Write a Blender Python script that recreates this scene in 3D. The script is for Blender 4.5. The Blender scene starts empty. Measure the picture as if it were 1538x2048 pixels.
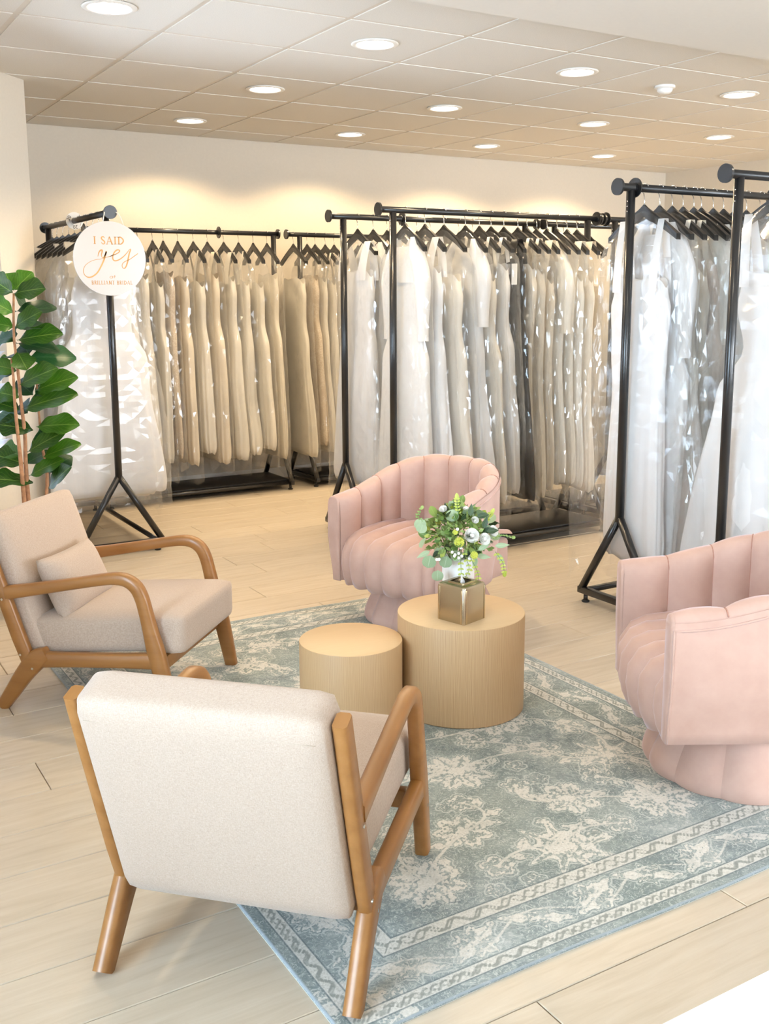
import bpy, bmesh, math, random
import numpy as np
from mathutils import Vector, Matrix, noise as mnoise

random.seed(7)
SC = bpy.context.scene
COL = SC.collection
PI = math.pi

# ---------------------------------------------------------------- camera
CAM_F, CAM_CY = 2057.5, 946.0            # focal length and principal row in pixels of the 1538 x 2048 frame
PITCH, ROLL, YAW = 0.1715, -0.00457, 0.5393
CAM_H = 1.5
_cp, _sp = math.cos(PITCH), math.sin(PITCH)
FWD = Vector((math.sin(YAW) * _cp, math.cos(YAW) * _cp, -_sp))
_r = Vector((math.cos(YAW), -math.sin(YAW), 0)); _u = _r.cross(FWD)
RGT = _r * math.cos(ROLL) + _u * math.sin(ROLL)
UPV = -_r * math.sin(ROLL) + _u * math.cos(ROLL)
cam_d = bpy.data.cameras.new('camera'); cam = bpy.data.objects.new('camera', cam_d); COL.objects.link(cam)
M = Matrix((RGT, UPV, -FWD)).transposed().to_4x4(); M.translation = (0, 0, CAM_H)
cam.matrix_world = M
cam_d.sensor_fit = 'HORIZONTAL'; cam_d.sensor_width = 36.0; cam_d.lens = CAM_F / 1538 * 36.0
cam_d.shift_y = (CAM_CY - 1024) / 1538
cam_d.clip_start = 0.05
SC.camera = cam

# ---------------------------------------------------------------- world, daylight, exposure
w = bpy.data.worlds.new('sky'); SC.world = w; w.use_nodes = True
bg = w.node_tree.nodes['Background']; bg.inputs[0].default_value = (0.80, 0.90, 1.0, 1); bg.inputs[1].default_value = 2.5
VS = SC.view_settings
VS.view_transform = 'Standard'; VS.look = 'None'; VS.gamma = 1.0; VS.use_curve_mapping = False
VS.exposure = 0.34
SC.cycles.transparent_max_bounces = 32
SC.cycles.max_bounces = 5; SC.cycles.diffuse_bounces = 4; SC.cycles.glossy_bounces = 2
SC.cycles.adaptive_threshold = 0.03; SC.cycles.use_light_tree = False
SC.cycles.sample_clamp_indirect = 4.0
SC.cycles.caustics_reflective = False; SC.cycles.caustics_refractive = False

def area_light(name, loc, target, sx, sy, power, color):
    d = bpy.data.lights.new(name, 'AREA'); d.shape = 'RECTANGLE'; d.size = sx; d.size_y = sy; d.energy = power; d.color = color
    o = bpy.data.objects.new(name, d); COL.objects.link(o); o.location = loc
    o.rotation_euler = (Vector(target) - Vector(loc)).to_track_quat('-Z', 'Y').to_euler()
    return o
DAY = (0.83, 0.91, 1.0)
# daylight falling in through the shop windows (outside the panes)
area_light('daylight_front_window', (1.9, -2.85, 1.45), (1.9, 0, 1.3), 3.4, 2.1, 190, DAY)
area_light('daylight_front_window', (5.9, -2.85, 1.45), (5.9, 0, 1.3), 2.6, 2.1, 380, DAY)
area_light('daylight_left_window', (-2.5, 0.6, 1.45), (0, 0.6, 1.3), 2.4, 1.9, 280, (0.62, 0.82, 1.0))
area_light('daylight_bay_window', (0.45, 5.75, 1.35), (1.15, 5.05, 1.1), 1.15, 1.45, 110, (0.64, 0.80, 1.0))
WARM = (1.0, 0.76, 0.47)
DOWNLIGHT_W = 70.0

# ---------------------------------------------------------------- materials
def s2l(c):
    return tuple(((x / 255) / 12.92 if x <= 10 else ((x / 255 + 0.055) / 1.055) ** 2.4) for x in c)
class NT:
    def __init__(s, name):
        s.m = bpy.data.materials.new(name); s.m.use_nodes = True; s.t = s.m.node_tree
        s.b = s.t.nodes['Principled BSDF']; s.out = s.t.nodes['Material Output']
    def n(s, kind, **kw):
        nd = s.t.nodes.new('ShaderNode' + kind)
        for k, v in kw.items():
            if k.startswith('_'): setattr(nd, k[1:], v)
            else:
                key = k.replace('__', ' ')
                if key.isdigit(): key = int(key)
                nd.inputs[key].default_value = v
        return nd
    def l(s, a, b): s.t.links.new(a, b)
    def coord(s, which='Object', scale=(1, 1, 1), rot=(0, 0, 0)):
        tc = s.n('TexCoord'); mp = s.n('Mapping'); mp.inputs['Scale'].default_value = scale; mp.inputs['Rotation'].default_value = rot
        s.l(tc.outputs[which], mp.inputs[0]); return mp.outputs[0]
    def noise(s, vec, scale, detail=3, rough=.5, dist=0):
        nd = s.n('TexNoise', Scale=scale, Detail=detail, Roughness=rough, Distortion=dist)
        if vec is not None: s.l(vec, nd.inputs['Vector'])
        return nd.outputs['Fac']
    def ramp(s, fac, stops, interp='LINEAR'):
        nd = s.n('ValToRGB'); e = nd.color_ramp.elements; nd.color_ramp.interpolation = interp
        while len(e) < len(stops): e.new(0.5)
        for q, (p, c) in zip(e, stops): q.position = p; q.color = (*c, 1) if len(c) == 3 else c
        s.l(fac, nd.inputs[0]); return nd.outputs['Color']
    def math(s, op, a, b=None, c=None, clamp=False):
        nd = s.n('Math', _operation=op, _use_clamp=clamp)
        for i, v in enumerate((a, b, c)):
            if v is None: continue
            if hasattr(v, 'is_linked'): s.l(v, nd.inputs[i])
            else: nd.inputs[i].default_value = v
        return nd.outputs[0]
    def mix(s, fac, a, b, mode='MIX'):
        nd = s.n('Mix', _data_type='RGBA', _blend_type=mode)
        for sock, v in ((nd.inputs[0], fac), (nd.inputs[6], a), (nd.inputs[7], b)):
            if hasattr(v, 'is_linked'): s.l(v, sock)
            else: sock.default_value = v if isinstance(v, (int, float)) else (*v, 1)
        return nd.outputs[2]
    def base(s, c):
        if hasattr(c, 'is_linked'): s.l(c, s.b.inputs['Base Color'])
        else: s.b.inputs['Base Color'].default_value = (*c, 1)
    def bump(s, h, strength=.2, dist=.01):
        nd = s.n('Bump', Strength=strength, Distance=dist); s.l(h, nd.inputs['Height']); s.l(nd.outputs[0], s.b.inputs['Normal']); return nd
    def set(s, **kw):
        for k, v in kw.items(): s.b.inputs[k.replace('__', ' ')].default_value = v
        return s
def plain(name, rgb, rough=.5, metal=0, var=.04, scale=30, bump=0, **kw):
    t = NT(name); v = t.coord('Object'); f = t.noise(v, scale, 3)
    a = tuple(min(1, x * (1 - var)) for x in rgb); b = tuple(min(1, x * (1 + var)) for x in rgb)
    t.base(t.ramp(f, [(.3, a), (.7, b)])); t.set(Roughness=rough, Metallic=metal, **kw)
    if bump: t.bump(f, bump, .002)
    return t.m
MT = {}
MT['wall'] = plain('wall_paint', s2l((216, 206, 190)), .75, var=.015, scale=60, bump=.03)
MT['ceiling'] = plain('ceiling_paint', s2l((222, 216, 207)), .8, var=.01, scale=40)
def m_tile():
    t = NT('ceiling_tile'); v = t.coord('Object')
    f = t.noise(v, 260, 2); vo = t.n('TexVoronoi', Scale=140.0); t.l(v, vo.inputs['Vector'])
    t.base(t.ramp(f, [(.2, s2l((212, 206, 197))), (.7, s2l((226, 222, 214)))]))
    t.set(Roughness=.85); t.bump(f, .12, .002); return t.m
MT['tile'] = m_tile()
MT['grid'] = plain('ceiling_grid', s2l((212, 202, 188)), .5, var=.01)
def m_plank():
    t = NT('oak_plank'); oi = t.n('ObjectInfo')
    tc = t.n('TexCoord'); ad = t.n('VectorMath', _operation='ADD')
    cb = t.n('CombineXYZ'); mu = t.math('MULTIPLY', oi.outputs['Random'], 37.0)
    t.l(mu, cb.inputs[0]); t.l(mu, cb.inputs[1]); t.l(tc.outputs['Object'], ad.inputs[0]); t.l(cb.outputs[0], ad.inputs[1])
    mp = t.n('Mapping'); mp.inputs['Scale'].default_value = (1.6, 16, 1); t.l(ad.outputs[0], mp.inputs[0])
    f = t.noise(mp.outputs[0], 2.2, 6, .6, .6)
    mp2 = t.n('Mapping'); mp2.inputs['Scale'].default_value = (3, 120, 1); t.l(ad.outputs[0], mp2.inputs[0])
    g = t.noise(mp2.outputs[0], 2.0, 3, .6)
    c = t.ramp(f, [(.25, s2l((188, 174, 153))), (.5, s2l((200, 187, 168))), (.75, s2l((208, 197, 180)))])
    c2 = t.mix(t.math('MULTIPLY', g, .18), c, s2l((186, 166, 138)))
    hs = t.n('HueSaturation'); t.l(c2, hs.inputs['Color'])
    t.l(t.math('MULTIPLY_ADD', oi.outputs['Random'], .07, .965), hs.inputs['Value'])
    t.base(hs.outputs[0]); t.set(Roughness=.42); t.b.inputs['Specular IOR Level'].default_value = .35
    t.bump(g, .05, .001); return t.m
MT['plank'] = m_plank()
MT['subfloor'] = plain('plank_joint', s2l((150, 128, 98)), .8)
MT['black'] = plain('black_metal', (.010, .010, .011), .30, 0, var=.15, scale=12, Coat__Weight=.3, Coat__Roughness=.2)
MT['black_shelf'] = plain('black_board', (.012, .012, .013), .45, var=.2, scale=6)
MT['hanger'] = plain('black_hanger', (.014, .013, .012), .35, var=.2)
MT['chrome'] = plain('chrome_wire', (.75, .75, .74), .22, 1.0)
MT['rubber'] = plain('black_rubber', (.015, .015, .015), .7)
MT['ring'] = plain('lamp_trim', s2l((235, 232, 226)), .4)
def m_emit(name, col, st):
    t = NT(name); e = t.n('Emission', Strength=st); e.inputs[0].default_value = (*col, 1); t.l(e.outputs[0], t.out.inputs[0]); return t.m
MT['lens'] = m_emit('lamp_lens', (1, .93, .80), 9.0)
MT['white'] = plain('white_plastic', s2l((238, 236, 232)), .45, var=.01)
MT['counter'] = plain('white_counter', s2l((250, 250, 249)), .3, var=.004)
def m_linen():
    t = NT('linen_upholstery'); v = t.coord('Object')
    a = t.noise(t.coord('Object', (160, 1100, 160)), 1, 2); b = t.noise(t.coord('Object', (1100, 160, 1100)), 1, 2)
    f = t.math('ADD', a, b); f = t.math('MULTIPLY', f, .5)
    n2 = t.noise(v, 5, 2); fl = t.noise(t.coord('Object', (260, 260, 120)), 1, 1)
    c = t.ramp(f, [(.36, s2l((168, 148, 132))), (.5, s2l((181, 162, 146))), (.66, s2l((192, 176, 162)))])
    c = t.mix(t.math('MULTIPLY', n2, .10), c, s2l((190, 174, 156)))
    c = t.mix(t.math('MULTIPLY', t.math('GREATER_THAN', fl, .70), .35), c, s2l((178, 158, 136)))
    t.base(c); t.set(Roughness=.9, Sheen__Weight=.2, Sheen__Roughness=.5); t.bump(f, .25, .001); return t.m
MT['linen'] = m_linen()
MT['linen_seam'] = plain('linen_stitching', s2l((180, 164, 148)), .95)
def m_wood(name, lo, mid, hi, scale=(3, 40, 40), rough=.38):
    t = NT(name); v = t.coord('Object', scale); f = t.noise(v, 1.0, 3, .5, .3); g = t.noise(t.coord('Object'), 3, 2)
    c = t.ramp(f, [(.25, lo), (.5, mid), (.78, hi)]); c = t.mix(t.math('MULTIPLY', g, .25), c, mid)
    t.base(c); t.set(Roughness=rough); t.b.inputs['Coat Weight'].default_value = .15; t.bump(f, .04, .001); return t.m
MT['honey'] = m_wood('honey_wood', s2l((138, 92, 44)), s2l((152, 104, 54)), s2l((164, 116, 66)), (2.5, 26, 26))
def m_drum(name, side):
    t = NT(name)
    if side:
        tc = t.n('TexCoord'); sp = t.n('SeparateXYZ'); t.l(tc.outputs['Object'], sp.inputs[0])
        ang = t.math('ARCTAN2', sp.outputs[1], sp.outputs[0])
        cb = t.n('CombineXYZ'); t.l(t.math('MULTIPLY', ang, 3.0), cb.inputs[0]); t.l(t.math('MULTIPLY', sp.outputs[2], 1.1), cb.inputs[1])
        v = cb.outputs[0]
        wv = t.n('TexWave', _wave_type='BANDS', _bands_direction='X', Scale=5.5, Distortion=7.0, Detail=2.5); wv.inputs['Detail Scale'].default_value = .8
        t.l(v, wv.inputs['Vector']); f = wv.outputs['Fac']
        mp = t.n('Mapping'); mp.inputs['Scale'].default_value = (38, 2.2, 1); t.l(v, mp.inputs[0]); g = t.noise(mp.outputs[0], 1.6, 4, .6)
    else:
        v = t.coord('Object', (4, 46, 1), (0, 0, .4)); f = t.noise(v, 1.0, 4, .6, .4); g = t.noise(t.coord('Object', (3, 120, 1), (0, 0, .4)), 1.0, 3)
    c = t.ramp(f, [(.1, s2l((176, 142, 102))), (.45, s2l((196, 164, 124))), (.9, s2l((203, 173, 134)))])
    c = t.mix(t.math('MULTIPLY', g, .45), c, s2l((172, 138, 96)))
    if not side: c = t.mix(.6, c, s2l((208, 180, 140)))
    t.base(c); t.set(Roughness=.5); t.bump(g, .05, .001); return t.m
MT['drum_side'] = m_drum('oak_veneer_side', True); MT['drum_top'] = m_drum('oak_veneer_top', False)
def m_velvet():
    t = NT('pink_velvet'); v = t.coord('Object'); f = t.noise(v, 9, 4, .6); g = t.noise(v, 240, 2)
    c = t.ramp(f, [(.3, s2l((183, 149, 135))), (.7, s2l((195, 162, 148)))])
    t.base(c); t.set(Roughness=.75, Sheen__Weight=.6, Sheen__Roughness=.35); t.b.inputs['Sheen Tint'].default_value = (.86, .80, .92, 1)
    t.bump(g, .05, .001); return t.m
MT['velvet'] = m_velvet()
MT['velvet_seam'] = plain('pink_seam', s2l((168, 124, 108)), .8)
MT['gold'] = plain('brushed_champagne_metal', s2l((190, 176, 152)), .24, 1.0, var=.05, scale=4)
MT['gold_edge'] = plain('polished_gold_edge', s2l((222, 206, 176)), .15, 1.0)
MT['goldfoil'] = plain('gold_foil', s2l((160, 114, 58)), .4, .45, var=.12, scale=9)
MT['dark'] = plain('dark_recess', (.01, .012, .012), .8)
MT['tissue'] = plain('tissue_paper', s2l((246, 246, 246)), .8, var=.01)
MT['ceramic'] = plain('white_ceramic', s2l((240, 240, 240)), .35, var=.01)
MT['sign'] = plain('white_acrylic', s2l((184, 180, 177)), .22, var=.006)
MT['cord'] = plain('white_cord', s2l((232, 228, 220)), .7)
MT['ink'] = plain('dark_print', s2l((60, 56, 48)), .7)
MT['bark'] = plain('tan_bark', s2l((176, 128, 92)), .8, var=.25, scale=40, bump=.4)
MT['twig'] = plain('green_twig', s2l((60, 66, 48)), .7, var=.2)
def m_leaf(name, lo, hi, vein, rough=.35):
    t = NT(name); tc = t.n('TexCoord'); sp = t.n('SeparateXYZ'); t.l(tc.outputs['UV'], sp.inputs[0])
    x = t.math('ABSOLUTE', t.math('SUBTRACT', sp.outputs[0], .5))
    rib = t.math('LESS_THAN', x, .022)
    sd = t.math('FRACT', t.math('MULTIPLY', t.math('SUBTRACT', sp.outputs[1], t.math('MULTIPLY', x, .9)), 7.0))
    side = t.math('LESS_THAN', sd, .09)
    oi = t.n('ObjectInfo'); nz = t.noise(t.coord('Object'), 9, 3)
    c = t.ramp(t.math('ADD', t.math('MULTIPLY', oi.outputs['Random'], .6), t.math('MULTIPLY', nz, .4)), [(.2, lo), (.8, hi)])
    c = t.mix(t.math('MULTIPLY', t.math('MAXIMUM', rib, t.math('MULTIPLY', side, .5)), .55), c, vein)
    t.base(c); t.set(Roughness=rough); t.b.inputs['Subsurface Weight'].default_value = 0
    t.bump(t.math('SUBTRACT', 1.0, t.math('MAXIMUM', rib, side)), .25, .004)
    tr = t.n('BsdfTranslucent'); t.l(c, tr.inputs[0]); mx = t.n('MixShader'); mx.inputs[0].default_value = .2
    t.l(t.b.outputs[0], mx.inputs[1]); t.l(tr.outputs[0], mx.inputs[2]); t.l(mx.outputs[0], t.out.inputs[0])
    return t.m
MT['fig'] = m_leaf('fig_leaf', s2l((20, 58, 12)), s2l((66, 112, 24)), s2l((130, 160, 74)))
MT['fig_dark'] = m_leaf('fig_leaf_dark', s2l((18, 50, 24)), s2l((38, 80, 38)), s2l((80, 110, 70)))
MT['sage'] = m_leaf('sage_leaf', s2l((140, 164, 128)), s2l((176, 194, 158)), s2l((196, 208, 180)), .6)
MT['green'] = m_leaf('mid_green_leaf', s2l((96, 132, 66)), s2l((156, 178, 98)), s2l((180, 200, 130)), .5)
MT['deep'] = m_leaf('deep_green_leaf', s2l((38, 62, 36)), s2l((70, 92, 58)), s2l((120, 140, 100)), .45)
MT['lime'] = m_leaf('lime_leaf', s2l((160, 176, 62)), s2l((196, 204, 104)), s2l((214, 222, 140)), .5)
MT['filler'] = plain('small_leaf_mix', s2l((138, 160, 90)), .6, var=.4, scale=45)
MT['petal'] = plain('white_petal', s2l((245, 244, 238)), .6, var=.015)
MT['mum'] = plain('lime_bloom', s2l((196, 200, 84)), .6, var=.12, scale=80)
MT['stem'] = plain('bouquet_stem', s2l((110, 130, 70)), .6, var=.15)
MT['pot'] = plain('white_planter', s2l((222, 218, 210)), .5)
MT['soil'] = plain('potting_soil', s2l((60, 46, 36)), .95, var=.3, scale=90)
def m_slat():
    t = NT('blind_slat'); t.base(s2l((240, 242, 246))); t.set(Roughness=.5)
    tr = t.n('BsdfTranslucent'); tr.inputs[0].default_value = (.85, .9, 1, 1); mx = t.n('MixShader'); mx.inputs[0].default_value = .45
    t.l(t.b.outputs[0], mx.inputs[1]); t.l(tr.outputs[0], mx.inputs[2]); t.l(mx.outputs[0], t.out.inputs[0]); return t.m
MT['slat'] = m_slat()
def m_glass():
    t = NT('window_glass'); tr = t.n('BsdfTransparent'); gl = t.n('BsdfGlossy', Roughness=.02); fr = t.n('Fresnel', IOR=1.45); mx = t.n('MixShader')
    t.l(fr.outputs[0], mx.inputs[0]); t.l(tr.outputs[0], mx.inputs[1]); t.l(gl.outputs[0], mx.inputs[2]); t.l(mx.outputs[0], t.out.inputs[0]); return t.m
MT['glass'] = m_glass()
def m_bag():
    # thin film: almost clear, faceted by its own mesh, whitened along crease lines where it is crumpled
    t = NT('clear_plastic_bag')
    at = t.n('Attribute', _attribute_name='crumple').outputs['Fac']
    gl = t.n('BsdfGlossy', Roughness=.12); gl.inputs[0].default_value = (1, 1, 1, 1)
    df = t.n('BsdfDiffuse'); df.inputs[0].default_value = (.97, .97, .96, 1)
    tl = t.n('BsdfTranslucent'); tl.inputs[0].default_value = (.97, .97, .96, 1)
    tr = t.n('BsdfTransparent'); tr.inputs[0].default_value = (.997, .997, .995, 1)
    lw = t.n('LayerWeight', Blend=.25)
    haze = t.n('MixShader'); haze.inputs[0].default_value = .5; t.l(df.outputs[0], haze.inputs[1]); t.l(tl.outputs[0], haze.inputs[2])
    m1 = t.n('MixShader'); f4 = t.math('POWER', lw.outputs['Facing'], 4.0)
    hz = t.math('MULTIPLY_ADD', at, .035, t.math('MULTIPLY_ADD', f4, .20, .045), clamp=True)
    t.l(hz, m1.inputs[0]); t.l(tr.outputs[0], m1.inputs[1]); t.l(haze.outputs[0], m1.inputs[2])
    m2 = t.n('MixShader')
    t.l(t.math('MULTIPLY_ADD', at, .05, t.math('MULTIPLY_ADD', lw.outputs['Fresnel'], .12, .036), clamp=True), m2.inputs[0])
    t.l(m1.outputs[0], m2.inputs[1]); t.l(gl.outputs[0], m2.inputs[2])
    t.l(m2.outputs[0], t.out.inputs[0]); return t.m
MT['bag'] = m_bag()
def m_gown(name, rgb, lace=0.0, lace_rgb=None, rough=.7, sheen=.3):
    t = NT(name); v = t.coord('Object'); f = t.noise(v, 14, 3)
    a = tuple(x * .96 for x in rgb); c = t.ramp(f, [(.3, a), (.7, rgb)])
    if lace:
        vo = t.n('TexVoronoi', Scale=55.0, _feature='DISTANCE_TO_EDGE'); wv = t.n('VectorMath', _operation='ADD'); t.l(v, wv.inputs[0])
        nz = t.n('TexNoise', Scale=30.0); t.l(v, nz.inputs['Vector']); sc = t.n('VectorMath', _operation='SCALE'); sc.inputs[3].default_value = .03
        t.l(nz.outputs['Color'], sc.inputs[0]); t.l(sc.outputs[0], wv.inputs[1]); t.l(wv.outputs[0], vo.inputs['Vector'])
        msk = t.math('LESS_THAN', vo.outputs[0], .09); pat = t.math('GREATER_THAN', t.noise(v, 7, 3), .5)
        c = t.mix(t.math('MULTIPLY', t.math('MULTIPLY', msk, pat), lace), c, lace_rgb or tuple(x * .9 for x in rgb))
        t.bump(msk, .3, .004)
    else:
        t.bump(t.noise(t.coord('Object', (60, 60, 3)), 1, 3), .25, .006)
    t.base(c); t.set(Roughness=rough, Sheen__Weight=sheen)
    tl = t.n('BsdfTranslucent'); t.l(c, tl.inputs[0]); mx = t.n('MixShader'); mx.inputs[0].default_value = .32
    t.l(t.b.outputs[0], mx.inputs[1]); t.l(tl.outputs[0], mx.inputs[2]); t.l(mx.outputs[0], t.out.inputs[0]); return t.m
GOWN = {
    'white': m_gown('white_tulle', s2l((250, 250, 251))), 'white_lace': m_gown('white_lace', s2l((249, 248, 246)), .45),
    'ivory': m_gown('ivory_satin', s2l((248, 244, 235)), rough=.5), 'ivory_lace': m_gown('ivory_lace', s2l((246, 240, 228)), .5),
    'champagne': m_gown('champagne_lace', s2l((244, 234, 217)), .4, s2l((246, 238, 224))),
    'blush': m_gown('blush_lace', s2l((238, 220, 208)), .5, s2l((248, 240, 234))),
    'taupe': m_gown('beaded_taupe', s2l((222, 208, 190)), .6, s2l((244, 236, 224))),
    'black': m_gown('black_satin', s2l((26, 26, 28)), rough=.4, sheen=.1)}

# ---------------------------------------------------------------- mesh helpers
def mk(name, V, F, mat, parent=None, smooth=True, loc=None, uv=None):
    me = bpy.data.meshes.new(name); me.from_pydata([tuple(v) for v in V], [], [tuple(f) for f in F])
    if mat is not None: me.materials.append(MT[mat] if isinstance(mat, str) else mat)
    if smooth: me.polygons.foreach_set('use_smooth', [True] * len(me.polygons))
    if uv is not None:
        ul = me.uv_layers.new(name='UVMap'); li = np.zeros(len(me.loops), dtype=np.int32); me.loops.foreach_get('vertex_index', li)
        ul.data.foreach_set('uv', np.asarray(uv, dtype=np.float32)[li].ravel())
    me.update()
    return inst(name, me, parent, loc)
def inst(name, me, parent=None, loc=None, rot=None, scale=None):
    o = bpy.data.objects.new(name, me); COL.objects.link(o)
    if parent is not None: o.parent = parent
    if loc is not None: o.location = loc
    if rot is not None: o.rotation_euler = rot
    if scale is not None: o.scale = scale
    return o
def tag(o, label, cat, group=None):
    o['label'] = label; o['category'] = cat
    if group: o['group'] = group
    return o
def struct(o): o['kind'] = 'structure'; return o
def thing(name, label, cat, loc=(0, 0, 0), rz=0, group=None):
    o = bpy.data.objects.new(name, None); COL.objects.link(o); o.location = loc; o.rotation_euler = (0, 0, rz)
    o.empty_display_size = .1
    return tag(o, label, cat, group)
class MB:
    def __init__(s): s.V = []; s.F = []
    def add(s, V, F):
        n = len(s.V); s.V += [tuple(v) for v in V]; s.F += [tuple(i + n for i in f) for f in F]; return s
    def box(s, lo, hi, ch=0.0):
        x0, y0, z0 = lo; x1, y1, z1 = hi
        if ch <= 0:
            V = [(x0, y0, z0), (x1, y0, z0), (x1, y1, z0), (x0, y1, z0), (x0, y0, z1), (x1, y0, z1), (x1, y1, z1), (x0, y1, z1)]
            return s.add(V, [(0, 3, 2, 1), (4, 5, 6, 7), (0, 1, 5, 4), (1, 2, 6, 5), (2, 3, 7, 6), (3, 0, 4, 7)])
        bm = bmesh.new(); bmesh.ops.create_cube(bm, size=1)
        for v in bm.verts: v.co = Vector(((x0 + x1) / 2 + v.co.x * (x1 - x0), (y0 + y1) / 2 + v.co.y * (y1 - y0), (z0 + z1) / 2 + v.co.z * (z1 - z0)))
        bmesh.ops.bevel(bm, geom=bm.edges[:], offset=ch, segments=2, affect='EDGES', profile=.5)
        bm.verts.index_update(); V = [v.co[:] for v in bm.verts]; F = [[v.index for v in f.verts] for f in bm.faces]; bm.free(); return s.add(V, F)
    def tube(s, pts, r, n=10, cap=True, closed=False):
        P = [Vector(p) for p in pts]; R = r if isinstance(r, (list, tuple)) else [r] * len(P); V = []; F = []
        t0 = (P[1] - P[0]).normalized(); a = Vector((0, 0, 1)) if abs(t0.z) < .9 else Vector((1, 0, 0)); nn = t0.cross(a).normalized()
        for i, p in enumerate(P):
            if closed: t = (P[(i + 1) % len(P)] - P[i - 1])
            else: t = P[min(i + 1, len(P) - 1)] - P[max(i - 1, 0)]
            t.normalize(); nn = (nn - t * nn.dot(t)).normalized(); b = t.cross(nn)
            for k in range(n): q = 2 * PI * k / n; V.append(p + (nn * math.cos(q) + b * math.sin(q)) * R[i])
        m = len(P)
        for i in range(m if closed else m - 1):
            j = (i + 1) % m
            for k in range(n): F.append((i * n + k, i * n + (k + 1) % n, j * n + (k + 1) % n, j * n + k))
        if cap and not closed: F.append(tuple(reversed(range(n)))); F.append(tuple(range((m - 1) * n, m * n)))
        return s.add(V, F)
    def lathe(s, prof, n=48, c=(0, 0), rib=None):
        V = []; F = []
        for r, z in prof:
            for k in range(n):
                a = 2 * PI * k / n; rr = r * (rib(a, z) if rib else 1); V.append((c[0] + rr * math.cos(a), c[1] + rr * math.sin(a), z))
        for i in range(len(prof) - 1):
            for k in range(n): F.append((i * n + k, i * n + (k + 1) % n, (i + 1) * n + (k + 1) % n, (i + 1) * n + k))
        if prof[0][0] > 1e-6: F.append(tuple(reversed(range(n))))
        if prof[-1][0] > 1e-6: F.append(tuple(range((len(prof) - 1) * n, len(prof) * n)))
        return s.add(V, F)
    def build(s, name, mat, parent=None, smooth=True, loc=None, sharp=False):
        o = mk(name, s.V, s.F, mat, parent, smooth, loc)
        if smooth and sharp: autosmooth(o)
        return o
def autosmooth(o, ang=40):
    me = o.data; bm = bmesh.new(); bm.from_mesh(me); lim = math.radians(ang)
    for e in bm.edges:
        if len(e.link_faces) == 2 and e.calc_face_angle(0) > lim: e.smooth = False
    bm.to_mesh(me); bm.free()
def grid(nu, nv, fn, closed_u=False):
    V = []; F = []
    for j in range(nv):
        for i in range(nu): V.append(fn(i, j))
    for j in range(nv - 1):
        for i in range(nu if closed_u else nu - 1):
            i2 = (i + 1) % nu; F.append((j * nu + i, j * nu + i2, (j + 1) * nu + i2, (j + 1) * nu + i))
    return V, F
def smoothstep(a, b, x):
    t = max(0, min(1, (x - a) / (b - a))); return t * t * (3 - 2 * t)
def spline(pts, n):
    P = [Vector(p) for p in pts]; P = [P[0] * 2 - P[1]] + P + [P[-1] * 2 - P[-2]]; out = []
    segs = len(P) - 3
    for k in range(n):
        t = k / (n - 1) * segs; i = min(int(t), segs - 1); t -= i; a, b, c, d = P[i:i + 4]
        out.append(.5 * ((2 * b) + (c - a) * t + (2 * a - 5 * b + 4 * c - d) * t * t + (3 * b - a - 3 * c + d) * t ** 3))
    return out
ORD = ['first', 'second', 'third', 'fourth', 'fifth', 'sixth', 'seventh', 'eighth', 'ninth', 'tenth', 'eleventh', 'twelfth', 'thirteenth', 'fourteenth', 'fifteenth', 'sixteenth', 'seventeenth', 'eighteenth']

# ---------------------------------------------------------------- room shell
CEIL = 2.69; SOFF = 2.60; YB = 7.72; XR = 7.93
CX, CY = 1.378, 6.204           # end of the diagonal bay wall
XL, YF = -2.2, -2.6
floor = struct(mk('floor', *(lambda b: (b.V, b.F))(MB().box((XL - .1, YF - .1, -.06), (XR + .1, YB + .1, -.006))), 'subfloor', smooth=False))
PITCHY = .2187; PL = 1.52
def plank_mesh(L, W):
    g = .0013; c = .002; t = .008
    V = [(g, g, -t), (L - g, g, -t), (L - g, W - g, -t), (g, W - g, -t), (g, g, -c), (L - g, g, -c), (L - g, W - g, -c), (g, W - g, -c),
         (g + c, g + c, 0), (L - g - c, g + c, 0), (L - g - c, W - g - c, 0), (g + c, W - g - c, 0)]
    F = [(8, 9, 10, 11)] + [(i, (i + 1) % 4, 4 + (i + 1) % 4, 4 + i) for i in range(4)] + [(4 + i, 4 + (i + 1) % 4, 8 + (i + 1) % 4, 8 + i) for i in range(4)]
    me = bpy.data.meshes.new('plank'); me.from_pydata(V, [], F); me.materials.append(MT['plank']); return me
pm = plank_mesh(PL, PITCHY)
jr = random.Random(3); near = MB()
for k in range(-22, 26):
    y = 2.198 + PITCHY * k
    if y > YB or y < YF - .1: continue
    off = {5: .673, 0: .425, -4: 1.978}.get(k, jr.uniform(0, PL)) % PL
    x = XL - PL + off
    while x < XR:
        if x + PL > XL:
            if y > .85 and x + PL > .05 * y - .2:
                inst('plank', pm, floor, (x, y, 0))
            else:
                near.add([(v.co.x + x, v.co.y + y, v.co.z) for v in pm.vertices], [tuple(p.vertices) for p in pm.polygons])
        x += PL
nf = near.build('planks_beside_camera', 'plank', floor, smooth=False); nf['kind'] = 'stuff'

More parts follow.
